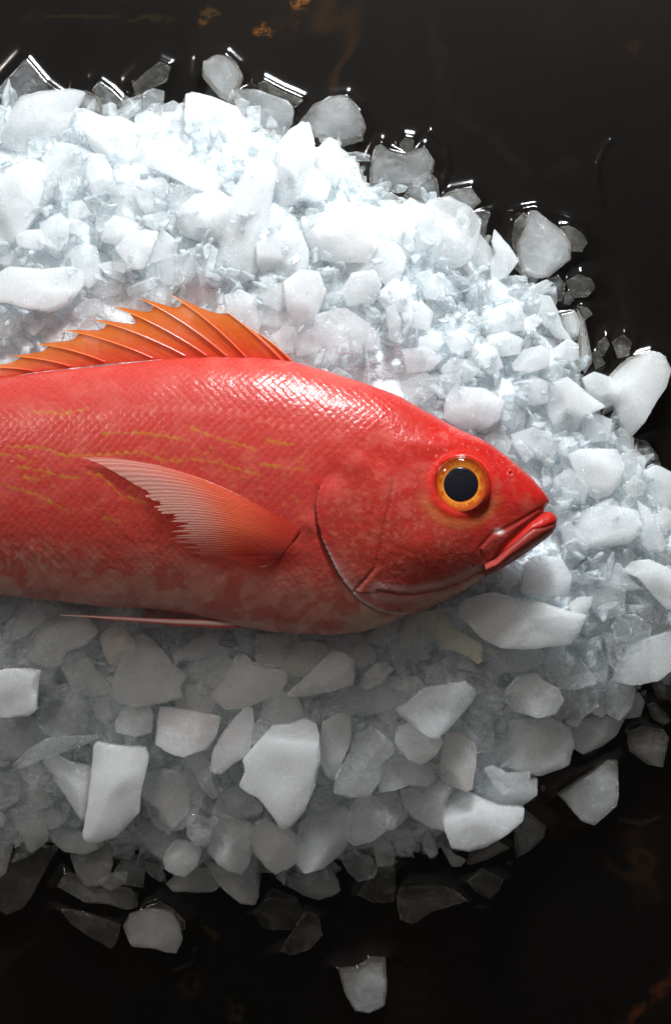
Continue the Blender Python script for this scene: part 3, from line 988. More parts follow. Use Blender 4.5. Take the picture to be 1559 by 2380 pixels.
TINT = {'': (.94, .975, .99), 'y': (.95, .88, .70), 'Y': (.90, .80, .32), 'k': (.95, .84, .70)}
waterlines = []
WL_SRC = []
for i, o in enumerate(pieces):
    pl = o['px']
    # area centroid
    x, y = pl[:, 0], pl[:, 1]
    x2, y2 = np.roll(x, -1), np.roll(y, -1)
    cr = x * y2 - x2 * y
    A = cr.sum() / 2
    cu, cv = ((x + x2) * cr).sum() / (6 * A), ((y + y2) * cr).sum() / (6 * A)
    A = abs(A) * S * S
    dd = pl - [cu, cv]
    if not (o['s'] or o['w']):
        dd = dd * (1.10 if o['lift'] < 2 else 1.03)
    ev = np.linalg.eigvalsh(np.cov(dd.T))
    minor = math.sqrt(max(ev[0], 1)) * 2.0 * S
    major = math.sqrt(max(ev[1], 1)) * 2.0 * S
    hz = min(max(.52 * minor, .0035), .013)
    wx, wy, _ = W(cu, cv, .03)
    m = float(pile_h(np.array([wx]), np.array([wy]))[0])
    if o['s']:
        zc = WLEVEL - hz * 1.02
        zc = max(zc, .003)
        hz = min(hz, WLEVEL - zc + .0)
        hz = max(hz, .0045)
        zc = WLEVEL - hz - .0006
    elif o['w']:
        zc = max(m, 0) + WLEVEL * .75 + o['lift'] * .004
    else:
        zc = max(m, .004) + (.005 if cv < 1400 else .0085) + o['lift'] * .0055
    k = S * (H - zc) / H
    P2 = np.column_stack([dd[:, 0] * k, -dd[:, 1] * k])
    big = major / S
    lvl = 5 if big > 60 else 4
    V, F = ice_shape(P2, hz, lvl, 100 + i, jag=.022, dish=.5 if o['d'] else 0, pbox=(7, 10, 14)[i % 3])
    cx, cy, _ = W(cu, cv, zc)
    me = mesh_np('ice_piece', V, F)
    set_rim(me, RIM[0])
    ob = link('ice_piece', me, ICE)
    me.set_sharp_from_angle(angle=math.radians(24))
    ob.location = (cx, cy, zc)
    base = TINT[o['k']]
    j = 1 + random.uniform(-.025, .02)
    ob.color = (min(base[0] * j, .985), min(base[1] * j, .985), min(base[2] * j, .99), o['c'])
    o.update(ob=ob, cu=cu, cv=cv, minor=minor, major=major, A=A, zc=zc, hz=hz)
    waterlines.append((np.column_stack([P2[:, 0] + cx, P2[:, 1] + cy]), zc, hz, o['s'], o['w'], o['lift']))

# labels: the distinctive pieces by hand, the rest by look and by what they lie next to
MARKS = [("the tallest dorsal spines", 390, 690), ("the front of the dorsal fin", 660, 820), ("the rear dorsal spines", 90, 810), ("the fish's nape", 800, 880),
         ("the fish's forehead", 1090, 1010), ("the snout tip", 1276, 1163), ("the lower lip", 1290, 1220), ("the fish's chin", 1130, 1340),
         ("the bottom of the gill cover", 930, 1425), ("the fish's breast", 780, 1475), ("the base of the pelvic fin", 560, 1455), ("the tip of the pelvic fin", 145, 1432)]
used = set()
for o in pieces:
    if o['lab']:
        nick, rest = o['lab'].split(';')
        short = nick.replace(' of ice', '').replace(' ice', '')
        full = nick + (' ' + rest if rest.split()[0] in ('with', 'in', 'on', 'over', 'at', 'beside', 'below', 'above', 'standing', 'lying', 'hanging', 'running', 'rising', 'melting', 'almost', 'half', 'upright', 'pointing', 'under', 'tailward', 'snoutward', 'between', 'leaning', 'level', 'near', 'off', 'around', 'alone', 'reaching', 'stretching', 'sticking', 'sloping', 'tucked', 'tilted', 'out', 'cut', 'sweeping', 'farthest', 'nearest', 'just', 'a', 'behind', 'against', 'resting', 'running') else ', ' + rest)
        o['ob']['label'] = full
        used.add(full)
        MARKS.append(('the ' + short, o['cu'], o['cv']))
for o in pieces:
    if o['lab']:
        continue
    cu, cv = o['cu'], o['cv']
    sz = math.sqrt(o['A']) * 1000
    size = 'small' if sz < 11 else ('medium' if sz < 17 else 'large')
    asp = o['major'] / o['minor']
    npt = len(o['px'])
    shape = 'elongated' if asp > 2.2 else ('long' if asp > 1.7 else ('angular' if npt <= 5 else ('rounded' if npt >= 7 else 'blocky')))
    look = {'y': 'cream-tinted', 'Y': 'yellow', 'k': 'tan'}.get(o['k']) or ('sunken dim' if o['s'] else 'clear' if o['c'] > .48 else 'half-clear' if o['c'] > .26 else ('white' if cv < 1300 else 'grey'))
    noun = 'ice chip' if size == 'small' else ('ice piece' if size == 'medium' else 'ice chunk')
    near = sorted(MARKS, key=lambda m: (m[1] - cu) ** 2 + (m[2] - cv) ** 2)

    def rel(m):
        du, dv = cu - m[1], cv - m[2]
        a = math.degrees(math.atan2(-dv, du)) % 360
        return ['snoutward of', 'above and snoutward of', 'above', 'above and tailward of', 'tailward of', 'below and tailward of', 'below', 'below and snoutward of'][int((a + 22.5) // 45) % 8]
    cand = [f"{size} {look} {shape} {noun} {rel(m)} {m[0]}" for m in near[:3]]
    lab = next((c for c in cand if c not in used and len(c.split()) <= 16), None)
    used.add(lab)
    o['ob']['label'] = lab
for o in pieces:
    tag(o['ob'], None, 'ice piece', 'pieces of crushed ice')

# ------------------------------------------------------------------ the crushed ice too small and deep to count: one mass
mrng = np.random.default_rng(21)
gx = np.linspace(-.44, .235, 330)
gy = np.linspace(-.245, .27, 255)
GX, GY = np.meshgrid(gx, gy, indexing='ij')
HH = pile_h(GX, GY)
lump = np.zeros_like(HH)
NL = 900
lx, ly = mrng.uniform(gx[0], gx[-1], NL), mrng.uniform(gy[0], gy[-1], NL)
best = np.full(HH.shape, -1.)
for a, b in zip(lx, ly):
    i0, i1 = np.searchsorted(gx, [a - .022, a + .022])
    j0, j1 = np.searchsorted(gy, [b - .022, b + .022])
    if i1 <= i0 or j1 <= j0:
        continue
    sx, sy_ = mrng.normal(0, .45, 2)
    X, Y = GX[i0:i1, j0:j1] - a, GY[i0:i1, j0:j1] - b
    val = .9 - (np.hypot(X, Y) / .016) ** 1.5 + sx * X / .016 + sy_ * Y / .016
    best[i0:i1, j0:j1] = np.maximum(best[i0:i1, j0:j1], val)
ZC = HH - .007 + .006 * np.clip(best, -.5, 1.4)
ZC = np.where(HH <= .010, -.012, np.maximum(ZC, -.003))
V0_ = np.stack([GX, GY, ZC], -1).reshape(-1, 3)
keep = (HH.reshape(-1) > -.006)
Fq = grid_faces(len(gx), len(gy))
Fq = Fq[keep[Fq].all(1)]
FQ = [np.zeros(len(V0_))]
FV, FF, nv = [V0_], [np.concatenate([Fq[:, [0, 1, 2]], Fq[:, [0, 2, 3]]])], len(V0_)
core_faces = len(FF[0])
TPL = {}
for lv_, cnt_ in ((3, 70), (2, 60)):
    TPL[lv_] = []
    for q in range(cnt_):
        n = mrng.integers(4, 7)
        an = np.linspace(0, 6.28, n, endpoint=False) + mrng.uniform(-.45, .45, n)
        rr = mrng.uniform(.65, 1.2, n)
        pol = np.column_stack([np.cos(an) * rr * mrng.uniform(.9, 1.9 if lv_ == 3 else 3.2), np.sin(an) * rr])
        TPL[lv_].append(ice_shape(pol, mrng.uniform(.35, .75), lv_, 5000 + lv_ * 100 + q, jag=.03, pbox=9) + (RIM[0],))
NCH = 5600
ca, cb = mrng.uniform(-.42, .235, NCH), mrng.uniform(-.245, .27, NCH)
ch = pile_h(ca, cb)
for a, b, h in zip(ca, cb, ch):
    if h < .003:
        continue
    small = mrng.random() < .62
    r0 = mrng.uniform(.0016, .0040) if small else mrng.uniform(.0036, .0078)
    V, F, Q = TPL[2 if small else 3][mrng.integers(0, 60 if small else 70)]
    V = V * r0
    q = mrng.normal(size=4)
    q[0] += 1.2
    q /= np.linalg.norm(q)
    w_, x_, y_, z_ = q
    Rm = np.array([[1 - 2 * (y_ * y_ + z_ * z_), 2 * (x_ * y_ - z_ * w_), 2 * (x_ * z_ + y_ * w_)], [2 * (x_ * y_ + z_ * w_), 1 - 2 * (x_ * x_ + z_ * z_), 2 * (y_ * z_ - x_ * w_)], [2 * (x_ * z_ - y_ * w_), 2 * (y_ * z_ + x_ * w_), 1 - 2 * (x_ * x_ + y_ * y_)]])
    zz = h + (mrng.uniform(.001, .0105 if b > -.05 else .0045) if small else mrng.uniform(-.003, .0055))
    FV.append(V @ Rm.T + [a, b, zz])
    FF.append(F + nv)
    FQ.append(Q)
    nv += len(V)
me = mesh_np('crushed_ice', np.concatenate(FV), np.concatenate(FF), False)
set_rim(me, np.concatenate(FQ))
me.materials.append(CORE)
ob = link('crushed_ice', me, CHIP)
mi = np.ones(len(me.polygons), np.int32)
mi[:core_faces] = 0
me.polygons.foreach_set('material_index', mi)
ob.color = (.94, .975, .99, .18)
tag(ob, 'packed mass of fine crushed ice under the larger pieces and the fish', kind='stuff')

# ------------------------------------------------------------------ meltwater with a meniscus round every piece it touches
st = .0010
wx_, wy_ = np.arange(-.30, .2705, st), np.arange(-.36, .36, st)
WX, WY = np.meshgrid(wx_, wy_, indexing='ij')
dist = np.full(WX.shape, 1.0)
inside = np.zeros(WX.shape, bool)
for pts, zc, hz, s_, w_, lf in waterlines:
    if zc - hz > WLEVEL + .001:
        continue
    lo, hi = pts.min(0) - .02, pts.max(0) + .02
    i0, i1 = np.searchsorted(wx_, [lo[0], hi[0]])
    j0, j1 = np.searchsorted(wy_, [lo[1], hi[1]])
    if i1 - i0 < 2 or j1 - j0 < 2:
        continue
    d = sdist(WX[i0:i1, j0:j1], WY[i0:i1, j0:j1], pts.tolist())
    if s_:
        # barely awash: the water only domes over it
        dist[i0:i1, j0:j1] = np.minimum(dist[i0:i1, j0:j1], np.maximum(-d, 0) + .0008)
    else:
        dist[i0:i1, j0:j1] = np.minimum(dist[i0:i1, j0:j1], np.maximum(-d, 0))
        inside[i0:i1, j0:j1] |= d > .0012
ripple = .00007 * np.sin(dist / .0021) * np.exp(-dist / .006)
ZW = WLEVEL + .0038 * np.exp(-dist / .0042) + ripple + .0004 * (fbm(WX * 22, WY * 22, 4) - .5)
# the film's own edges: low rims where the puddle thins out
for rim_px, hgt in [([(975, 2152), (1010, 2138), (1050, 2122), (1090, 2113), (1142, 2109)], .0013), ([(1398, 470), (1386, 430), (1388, 380), (1405, 340), (1418, 328)], .0010),
                    ([(1000, 305), (1035, 340), (1042, 390), (1030, 430)], .0011), ([(1190, 490), (1240, 480), (1300, 500), (1360, 520)], .0011),
                    ([(830, 345), (845, 310), (838, 262)], .0009),
                    ([(1440, 1910), (1490, 1920), (1530, 1905)], .0010), ([(1180, 2010), (1220, 2020), (1250, 1990)], .0009), ([(905, 2075), (960, 2060), (1010, 2064)], .0010),
                    ([(120, 2075), (170, 2100), (240, 2120)], .0008), ([(410, 2260), (450, 2240), (455, 2210)], .0009)]:
    rp = [W(u, v, WLEVEL)[:2] for u, v in rim_px]
    dr = dist_poly(WX, WY, rp)
    ZW += hgt * np.exp(-(dr / .0016) ** 2)
bad = inside | (pile_h(WX, WY) > .022)
ok = ~bad.reshape(-1)
Fq = grid_faces(len(wx_), len(wy_))
Fq = Fq[ok[Fq].any(1)]
VW = np.stack([WX, WY, ZW], -1).reshape(-1, 3)
# wide outer apron of still water, so the surface goes on past the frame
edge = [(-1.35, -1.35), (1.35, -1.35), (1.35, 1.35), (-1.35, 1.35)]
x0, x1, y0, y1 = wx_[0], wx_[-1], wy_[0], wy_[-1]
n0 = len(VW)
ring = [(x0, y0), (x1, y0), (x1, y1), (x0, y1)]
VW = np.concatenate([VW, [(a, b, WLEVEL) for a, b in ring], [(a, b, WLEVEL) for a, b in edge]])
Fa = np.array([[n0 + i, n0 + 4 + i, n0 + 4 + (i + 1) % 4, n0 + (i + 1) % 4] for i in range(4)])
used_v = np.unique(np.concatenate([Fq, Fa]))
remap = np.full(len(VW), -1)
remap[used_v] = np.arange(len(used_v))
me = mesh_np('water', VW[used_v], remap[np.concatenate([Fq, Fa])], False)
tag(link('water', me, mat_water()), 'shallow dark meltwater film standing on the metal table', kind='structure')

# ------------------------------------------------------------------ the fish
ZF = .0745
fish = bpy.data.objects.new('fish', None)
COL.objects.link(fish)
fish.empty_display_size = .05
bxw, byw, _ = W(500, 1150, ZF)
fish.location = (0, 0, 0)
tag(fish, 'whole bright red fish with an orange-ringed eye lying on the crushed ice', 'fish')

vt = curve([-900, -650, -420, -200, -50, 0, 100, 200, 300, 400, 500, 600, 680, 750, 850, 930, 1000, 1060, 1120, 1180, 1225, 1255, 1268, 1276],
           [1085, 1065, 1000, 930, 893, 881, 866, 856, 845, 835, 831, 833, 842, 861, 893, 923, 962, 995, 1027, 1064, 1101, 1132, 1148, 1163], 14)
vb = curve([-900, -650, -420, -200, -50, 0, 150, 250, 350, 450, 560, 640, 700, 780, 850, 900, 940, 1000, 1060, 1120, 1170, 1210, 1245, 1262, 1276],
           [1175, 1195, 1260, 1330, 1372, 1382, 1398, 1411, 1414, 1428, 1456, 1469, 1473, 1476, 1466, 1451, 1432, 1408, 1382, 1345, 1303, 1262, 1216, 1190, 1165], 14)
bb = curve([-900, -650, -420, -200, 0, 300, 600, 800, 900, 1000, 1071, 1120, 1160, 1200, 1240, 1262, 1276],
           [20, 34, 72, 100, 118, 130, 134, 132, 124, 110, 96, 83, 70, 56, 38, 24, 3], 20)


def body_z(u, v):
    """height of the smooth flank over photo pixel (u, v) taken at mid height"""
    t, b_ = vt(u), vb(u)
    a = np.maximum((b_ - t) / 2, 1)
    s_ = np.clip((v - (t + b_) / 2) / a, -.995, .995)
    return ZF + bb(u) * S * np.sqrt(1 - np.abs(s_) ** 2.15)


GILL = [(742, 1140), (735, 1165), (733, 1180), (739, 1219), (748, 1252), (768, 1295), (787, 1334), (811, 1367), (835, 1394), (873, 1415), (907, 1423), (945, 1425)]
PREOP = [(915, 1095), (912, 1128), (904, 1180), (892, 1228), (883, 1276), (873, 1319), (849, 1348), (825, 1372)]
JAWL = [(878, 1372), (920, 1380), (960, 1381), (1032, 1368), (1080, 1349), (1125, 1327)]
MAXI = [(1254, 1187), (1214, 1211), (1166, 1239), (1146, 1244), (1116, 1275), (1129, 1300), (1143, 1297), (1166, 1264), (1198, 1232), (1228, 1207)]
EYE = (1071, 1126)
STRIPES = [[(240, 1006), (320, 1006), (360, 1010), (440, 1024)], [(445, 994), (500, 1018), (550, 1030), (590, 1044)], [(25, 1039), (100, 1039), (150, 1059), (210, 1059), (265, 1054)],
           [(270, 1054), (325, 1051), (365, 1064), (410, 1074), (450, 1066), (500, 1074), (565, 1094), (600, 1104)], [(605, 1078), (670, 1089), (720, 1094)],
           [(45, 1084), (100, 1094), (150, 1109), (185, 1109)], [(190, 1098), (235, 1104), (280, 1149), (340, 1169)], [(20, 1130), (90, 1150), (160, 1190)],
           [(0, 1055), (40, 1060), (60, 1066)], [(620, 1022), (680, 1034)], [(70, 956), (150, 962), (205, 950)], [(55, 1108), (90, 1116)], [(240, 1205), (280, 1210)]]


def scale_field(p, q, dx, dy):
    best = np.full(p.shape, -1e9)
    rel = np.zeros(p.shape)
    rim = np.ones(p.shape)
    hid = np.zeros(p.shape)
    ccx, ccy = np.zeros(p.shape), np.zeros(p.shape)
    rx, ry = dx * 1.02, dy * .98
    j0 = np.floor(q / dy)
    for dj in (-1, 0, 1):
        row = j0 + dj
        off = np.mod(row, 2) * .5 * dx
        i0 = np.floor((p - off) / dx)
        for di in (-1, 0, 1, 2):
            i = i0 + di
            hs = _LAT[(i.astype(int) * 7 + 13) % 256, (row.astype(int) * 11 + 5) % 256]
            hs2 = _LAT[(i.astype(int) * 5 + 90) % 256, (row.astype(int) * 3 + 77) % 256]
            cx = (i + .5) * dx + off + (hs - .5) * dx * .22
            cy = (row + .5) * dy + (hs2 - .5) * dy * .25
            dd = np.sqrt(((p - cx) / rx) ** 2 + ((q - cy) / ry) ** 2)
            take = (dd < 1) & (cx > best)
            best = np.where(take, cx, best)
            rel = np.where(take, (cx - p) / rx, rel)
            rim = np.where(take, dd, rim)
            hid = np.where(take, hs, hid)
            ccx, ccy = np.where(take, cx - p, ccx), np.where(take, cy - q, ccy)
    return rel, rim, hid, ccx, ccy


us = np.concatenate([np.linspace(-900, -40, 110)[:-1], np.arange(-40, 1225, 2.0), 1225 + 51 * np.sin(np.linspace(0, math.pi / 2, 42))])
th = np.concatenate([np.linspace(-100, 100, 330), np.linspace(100, 260, 46)[1:-1]])
th = np.radians(th)
UU, TT = np.meshgrid(us, th, indexing='ij')
a = np.maximum((vb(UU) - vt(UU)) / 2, .6)
cv = (vb(UU) + vt(UU)) / 2
sn, cs = np.sin(TT), np.cos(TT)
VV = cv + a * np.sign(sn) * np.abs(sn) ** 1.0
ZZ = ZF + bb(UU) * S * np.sign(cs) * np.abs(cs) ** .93 * np.where(cs < 0, .8, 1)
k0 = S * (H - ZF) / H
B = np.stack([(UU - U0) * k0, (V0 - VV) * k0, ZZ], -1)
# outward normals of the smooth body
dU = np.gradient(B, axis=0)
dT = np.gradient(B, axis=1)
Nn = np.cross(dT, dU)
Nn /= np.linalg.norm(Nn, axis=-1, keepdims=True) + 1e-12
if Nn[300, 165, 2] < 0:
    Nn = -Nn
ku = H / (H - ZZ) / S
pu, pv = U0 + B[..., 0] * ku, V0 - B[..., 1] * ku          # where each skin point shows in the photo
up = cs > -.2
arc = np.cumsum(np.concatenate([np.zeros((len(us), 1)), np.linalg.norm(np.diff(B, axis=1), axis=-1)], 1), axis=1) / S
arc -= arc[:, 165:166]

R = np.zeros(UU.shape)
dg = dist_poly(pu, pv, GILL)
gu = np.interp(pv, [p[1] for p in GILL], [p[0] for p in GILL], left=760)
gu = np.where(pv < 1140, 742 + (1140 - pv) * .55, gu)
head = pu > gu
# gill cover: stands over the shoulder with a sharp rear edge
side = (pu - gu)
below = pv > 1425
rise = np.where(head & ~below & (pv > 1080), 5.2 * np.exp(-dg / 70) * sstep(1085, 1190, pv), 0)
R += rise
R -= np.where(~head & (pv > 1110), 3.2 * np.exp(-(dg / 9) ** 2), 0)
dp = dist_poly(pu, pv, PREOP)
pr = np.interp(pv, [p[1] for p in PREOP], [p[0] for p in PREOP])
R += np.where((pu > pr) & (pv < 1375), 3.6 * np.exp(-dp / 45) * sstep(1090, 1200, pv), 0) - 2.6 * np.exp(-(dp / 4.5) ** 2) * sstep(1090, 1150, pv)
dj = dist_poly(pu, pv, JAWL)
R -= 2.4 * np.exp(-(dj / 4) ** 2)
de = np.hypot(pu - EYE[0], pv - EYE[1])
R += 2.5 * np.exp(-((de - 70) / 9) ** 2) - 14 * (1 - sstep(48, 64, de))
# brow and cheek forms
R += 7 * np.exp(-((pu - 1060) / 120) ** 2 - ((pv - 1035) / 26) ** 2)
R -= 6 * np.exp(-((pu - 1150) / 40) ** 2 - ((pv - 1190) / 45) ** 2)
R += 9 * np.exp(-((pu - 985) / 70) ** 2 - ((pv - 1270) / 60) ** 2)
R -= 5 * np.exp(-((pu - 880) / 22) ** 2 - ((pv - 1060) / 40) ** 2)
R -= 6 * np.exp(-((pu - 770) / 30) ** 2 - ((pv - 1100) / 40) ** 2)
R += 5 * np.exp(-((pu - 830) / 34) ** 2 - ((pv - 1080) / 25) ** 2)
sm = sdist(pu, pv, MAXI)
R += 1.8 * sstep(-5, 5, sm)
R -= 1.4 * np.exp(-((sm + 4) / 4) ** 2)
# nostril
dn_ = np.hypot((pu - 1186) * 1.2, pv - 1101)
R += 2.0 * np.exp(-((dn_ - 6.5) / 3) ** 2) - 4 * np.exp(-(dn_ / 4) ** 2)
# pectoral fin root
R += 5 * np.exp(-((pu - 660) / 45) ** 2 - ((pv - 1270) / 36) ** 2)
R += 4 * np.exp(-((pu - 715) / 26) ** 2 - ((pv - 1215) / 26) ** 2)
# scales
nape = 800 + (1060 - pv) * 1.05 + 22 * (fbm(pu / 30, pv / 30, 5) - .5)
smask = 1 - sstep(-14, 14, pu - np.minimum(np.where(pv < 1120, np.minimum(nape, 945 + (1000 - pv) * .3), gu - 12), 2000))
warp = 5 * (fbm(pu / 110, pv / 110, 2) - .5)
rel, rim, hid, scx, scy = scale_field(UU + warp, arc + .03 * UU + warp, 20.5, 10.6)
samp = smask * (1 - .55 * sstep(1230, 1400, pv))
samp = samp * (.75 + .5 * fbm(pu / 60, pv / 50, 33))
R += samp * (1 - .45 * sstep(1010, 1200, pv)) * (1.6 * (rel * .5 + .5) - .9 * sstep(.82, 1, rim))
rel2, rim2, hid2, _, _ = scale_field(UU * 1.0 + 7 * fbm(pu / 40, pv / 40, 8), arc + 7 * fbm(pu / 40, pv / 40, 9), 10.5, 5.6)
cheek = sstep(10, 30, pu - gu) * (1 - sstep(1040, 1110, pu)) * sstep(1070, 1130, pv) * sstep(70, 90, de)
cheek = np.clip(cheek + .5 * (1 - smask) * (1 - sstep(960, 1010, pu)) * (pv < 1120), 0, 1)
R += cheek * .7 * (rel2 * .5 + .5)
# fine irregularity of wet skin
R += 1.5 * (fbm(pu / 34, pv / 28, 12, 3) - .5) + .7 * (fbm(pu / 7, pv / 6, 13, 2) - .5) * (1 - .5 * smask)
R *= np.where(up, 1, 0) * sstep(1276, 1240, pu)
Bd = B + Nn * (R * S)[..., None]

# skin colour, with shade painted into the creases of gill cover, cheek and jaws
C = np.zeros(UU.shape + (3,))


def put(mask, col):
    global C
    m = np.clip(mask, 0, 1)[..., None]
    C = C * (1 - m) + np.array(col) * m


fl = np.clip((pv - vt(pu)) / np.maximum(vb(pu) - vt(pu), 1), 0, 1)
put(np.ones(UU.shape), (.37, .036, .028))
put(1 - sstep(0, .28, fl), (.41, .045, .036))
put(sstep(.55, .95, fl) * .75, (.39, .070, .048))
put(sstep(.70, .96, fl) * .9 * (.45 + fbm(pu / 30, pv / 22, 31)), (.62, .33, .26))
put(sstep(1000, 1250, pu) * .0 + head * sstep(780, 900, pu) * (1 - sstep(.55, .8, fl)) * .85, (.41, .0035, .0025))
put(head * sstep(.35, .6, fl) * (1 - sstep(.85, 1, fl)) * .7, (.29, .020, .014))
put(cheek * (.2 + .4 * fbm(pu / 16, pv / 16, 41)), (.31, .048, .032))
put(cheek * sstep(.52, .66, fbm(pu / 9, pv / 9, 42)) * .28, (.50, .17, .10))
# mottling
mot = fbm(pu / 40, pv / 34, 21, 4)
put(sstep(.42, .80, mot) * .7 * (1 - sstep(.5, .75, fl)), (.44, .075, .058))
put(sstep(.5, .34, mot) * .5, (.40, .030, .022))
# pale lower edge of the gill cover and chin
band = np.exp(-((dj - 13) / 9) ** 2)
put(band * .55 * (.4 + fbm(pu / 20, pv / 20, 44)), (.60, .42, .40))
put(np.exp(-(dj / 3.0) ** 2) * .6, (.26, .05, .05))  # shade painted along the groove under the cheek
ge = sstep(1240, 1390, pv) * np.exp(-np.maximum(side, 0) / 22) * head
put(ge * .7, (.58, .40, .36))
put(np.exp(-(dg / 3.2) ** 2) * sstep(1230, 1300, pv) * head, (.62, .60, .70))
put(np.exp(-((dg) / 4.5) ** 2) * (~head) * (pv > 1120) * .85, (.09, .030, .028))  # dark shade painted in the gap behind the gill cover
put(np.exp(-(dp / 3.2) ** 2) * .55 * sstep(1090, 1150, pv), (.20, .022, .020))  # groove of the cheek bone darkened with painted shade
# throat: buff
put(np.exp(-((pu - 860) / 60) ** 2 - ((pv - 1440) / 24) ** 2) * .8 * (~head | below), (.60, .47, .34))
# greenish white flank patch near the vent
put(np.exp(-((pu - 70) / 75) ** 2 - ((pv - 1315) / 48) ** 2) * sstep(.5, .62, fbm(pu / 9, pv / 22, 51)) * .5, (.54, .40, .32))
# scale tints: pale rims, each scale its own tone
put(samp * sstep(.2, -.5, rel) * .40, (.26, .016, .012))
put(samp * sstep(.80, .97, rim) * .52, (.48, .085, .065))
put(samp * sstep(.55, 1.0, hid) * .30, (.44, .046, .034))
put(samp * sstep(.45, 0, hid) * .25, (.42, .035, .03))
# lateral line and yellow dashes
LAT = [(-60, 1000), (0, 994), (150, 974), (260, 964), (425, 953), (525, 956), (600, 968), (700, 1000)]
qu, qv = pu + scx, pv + scy                     # middle of the scale each skin point belongs to
dl = dist_poly(qu, qv, LAT)
put((dl < 5.0) * sstep(.35, .75, rel) * samp * .12 * (.4 + fbm(pu / 8, pv / 8, 61)), (.78, .40, .30))
for k_, sline in enumerate(STRIPES):
    d_ = dist_poly(pu, pv + .40 * scy, sline)
    brk = sstep(.16, .34, fbm(qu / 13, qv / 40, 70 + k_))
    put(np.exp(-(d_ / 2.5) ** 2) * brk * (.3 + .7 * sstep(-.3, .3, rel)) * (.6 + .5 * hid) * .72, (.36, .19, .012))
spk = (hid > .80) * np.exp(-(scy / 2.6) ** 2) * sstep(.2, .6, rel) * sstep(.25, .35, fl) * (1 - sstep(.55, .65, fl)) * samp
put(spk * .30, (.42, .20, .02))
# root of the pectoral fin, deep red
put(np.exp(-((pu - 620) / 60) ** 2 - ((pv - 1280) / 34) ** 2) * .75, (.33, .012, .010))
put(np.exp(-((pu - 760) / 60) ** 2 - ((pv - 1105) / 50) ** 2) * .5, (.44, .02, .018))
# orbit, snout, upper-jaw plate
put(np.exp(-((de - 72) / 10) ** 2) * .6, (.55, .022, .012))
put(np.exp(-((de - 92) / 12) ** 2) * sstep(1130, 1180, pv) * .3, (.45, .22, .05))
put(sstep(-4, 2, sm) * .6, (.46, .06, .05))
put(np.exp(-((sm + 2) / 2.6) ** 2) * .45, (.16, .015, .014))  # painted crease shade round the upper-jaw plate
put(np.exp(-((pu - 1160) / 9) ** 2 - ((pv - 1236) / 6) ** 2), (.80, .74, .72))
put(np.exp(-(dn_ / 3) ** 2) * .7, (.30, .03, .02))
pores = sstep(.80, .86, vnoise(pu / 3.2, pv / 3.2, 95)) * sstep(1000, 1060, pu) * sstep(1180, 1215, pv)
put(pores * .6, (.16, .02, .018))
pore2 = sstep(.86, .90, vnoise(pu / 3.4, pv / 3.4, 96)) * sstep(960, 1010, pu) * (pv < 1100)
put(pore2 * .45, (.72, .22, .16))
C *= 1.12

nI, nJ = UU.shape
Vb = Bd.reshape(-1, 3)
Fb = grid_faces(nI, nJ, wrap=True)
me = mesh_np('body', Vb, Fb[:, ::-1])
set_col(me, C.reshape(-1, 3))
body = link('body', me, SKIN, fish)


# lower jaw with its thick lip
def loft(top, bot, bs, z0, n=90, m=44, flat=.8):
    top, bot = np.array(top, float), np.array(bot, float)
    t0 = np.linspace(0, 1, len(top))
    tt = np.linspace(0, 1, n)
    ip = lambda A: np.column_stack([np.interp(tt, t0, A[:, 0]), np.interp(tt, t0, A[:, 1])])
    Tp, Bt = ip(top), ip(bot)
    for _ in range(6):
        Tp[1:-1] = (Tp[:-2] + 2 * Tp[1:-1] + Tp[2:]) / 4
        Bt[1:-1] = (Bt[:-2] + 2 * Bt[1:-1] + Bt[2:]) / 4
    b_ = np.interp(tt, np.linspace(0, 1, len(bs)), bs) * S
    ang = np.linspace(0, 2 * math.pi, m, endpoint=False)
    w_ = (1 - np.cos(ang)) / 2
    pts = Tp[:, None, :] * (1 - w_)[None, :, None] + Bt[:, None, :] * w_[None, :, None]
    k = S * (H - z0) / H
    z = z0 + b_[:, None] * np.sin(ang)[None, :] * np.where(np.sin(ang) < 0, flat, 1)[None, :]
    return np.stack([(pts[..., 0] - U0) * k, (V0 - pts[..., 1]) * k, z], -1), pts


JT = [(1120, 1302), (1146, 1292), (1172, 1258), (1200, 1230), (1226, 1206), (1250, 1193), (1271, 1188), (1285, 1192), (1294, 1206)]
JB = [(1126, 1340), (1152, 1328), (1182, 1311), (1214, 1291), (1242, 1272), (1266, 1254), (1282, 1240), (1291, 1226), (1294, 1208)]
Vj, pj = loft(JT, JB, [66, 68, 63, 57, 49, 41, 32, 20, 1], ZF, 150, 90)
CRE = [(1296, 1214), (1265, 1226), (1239, 1230), (1214, 1249), (1188, 1268), (1146, 1300)]
ju, jv = P(Vj[..., 0], Vj[..., 1], Vj[..., 2])
dc = dist_poly(ju, jv, CRE)
lip = jv < np.interp(ju, [p[0] for p in CRE[::-1]], [p[1] for p in CRE[::-1]])
Vj[..., 2] += S * np.where(Vj[..., 2] > ZF, np.where(lip, 1.5 * np.exp(-((dc - 12) / 12) ** 2), 1) - 2 * np.exp(-(dc / 3.0) ** 2), 0)
Cj = np.where(lip[..., None], np.array((.42, .015, .009)), np.array((.34, .050, .038)))
Cj = Cj * (1 - np.exp(-(dc / 3) ** 2) * .5)[..., None]  # crease below the lip darkened, shade put into the colour
pr_ = (sstep(.80, .86, vnoise(ju / 3.2, jv / 3.2, 97)) * ~lip)[..., None] * .5
Cj = Cj * (1 - pr_) + np.array((.15, .02, .02)) * pr_
me = mesh_np('lower_jaw', Vj.reshape(-1, 3), grid_faces(150, 90, True))
set_col(me, Cj)
link('lower_jaw', me, mat_fish('jaw_skin', .46, .15, .10, .2, .25), fish)

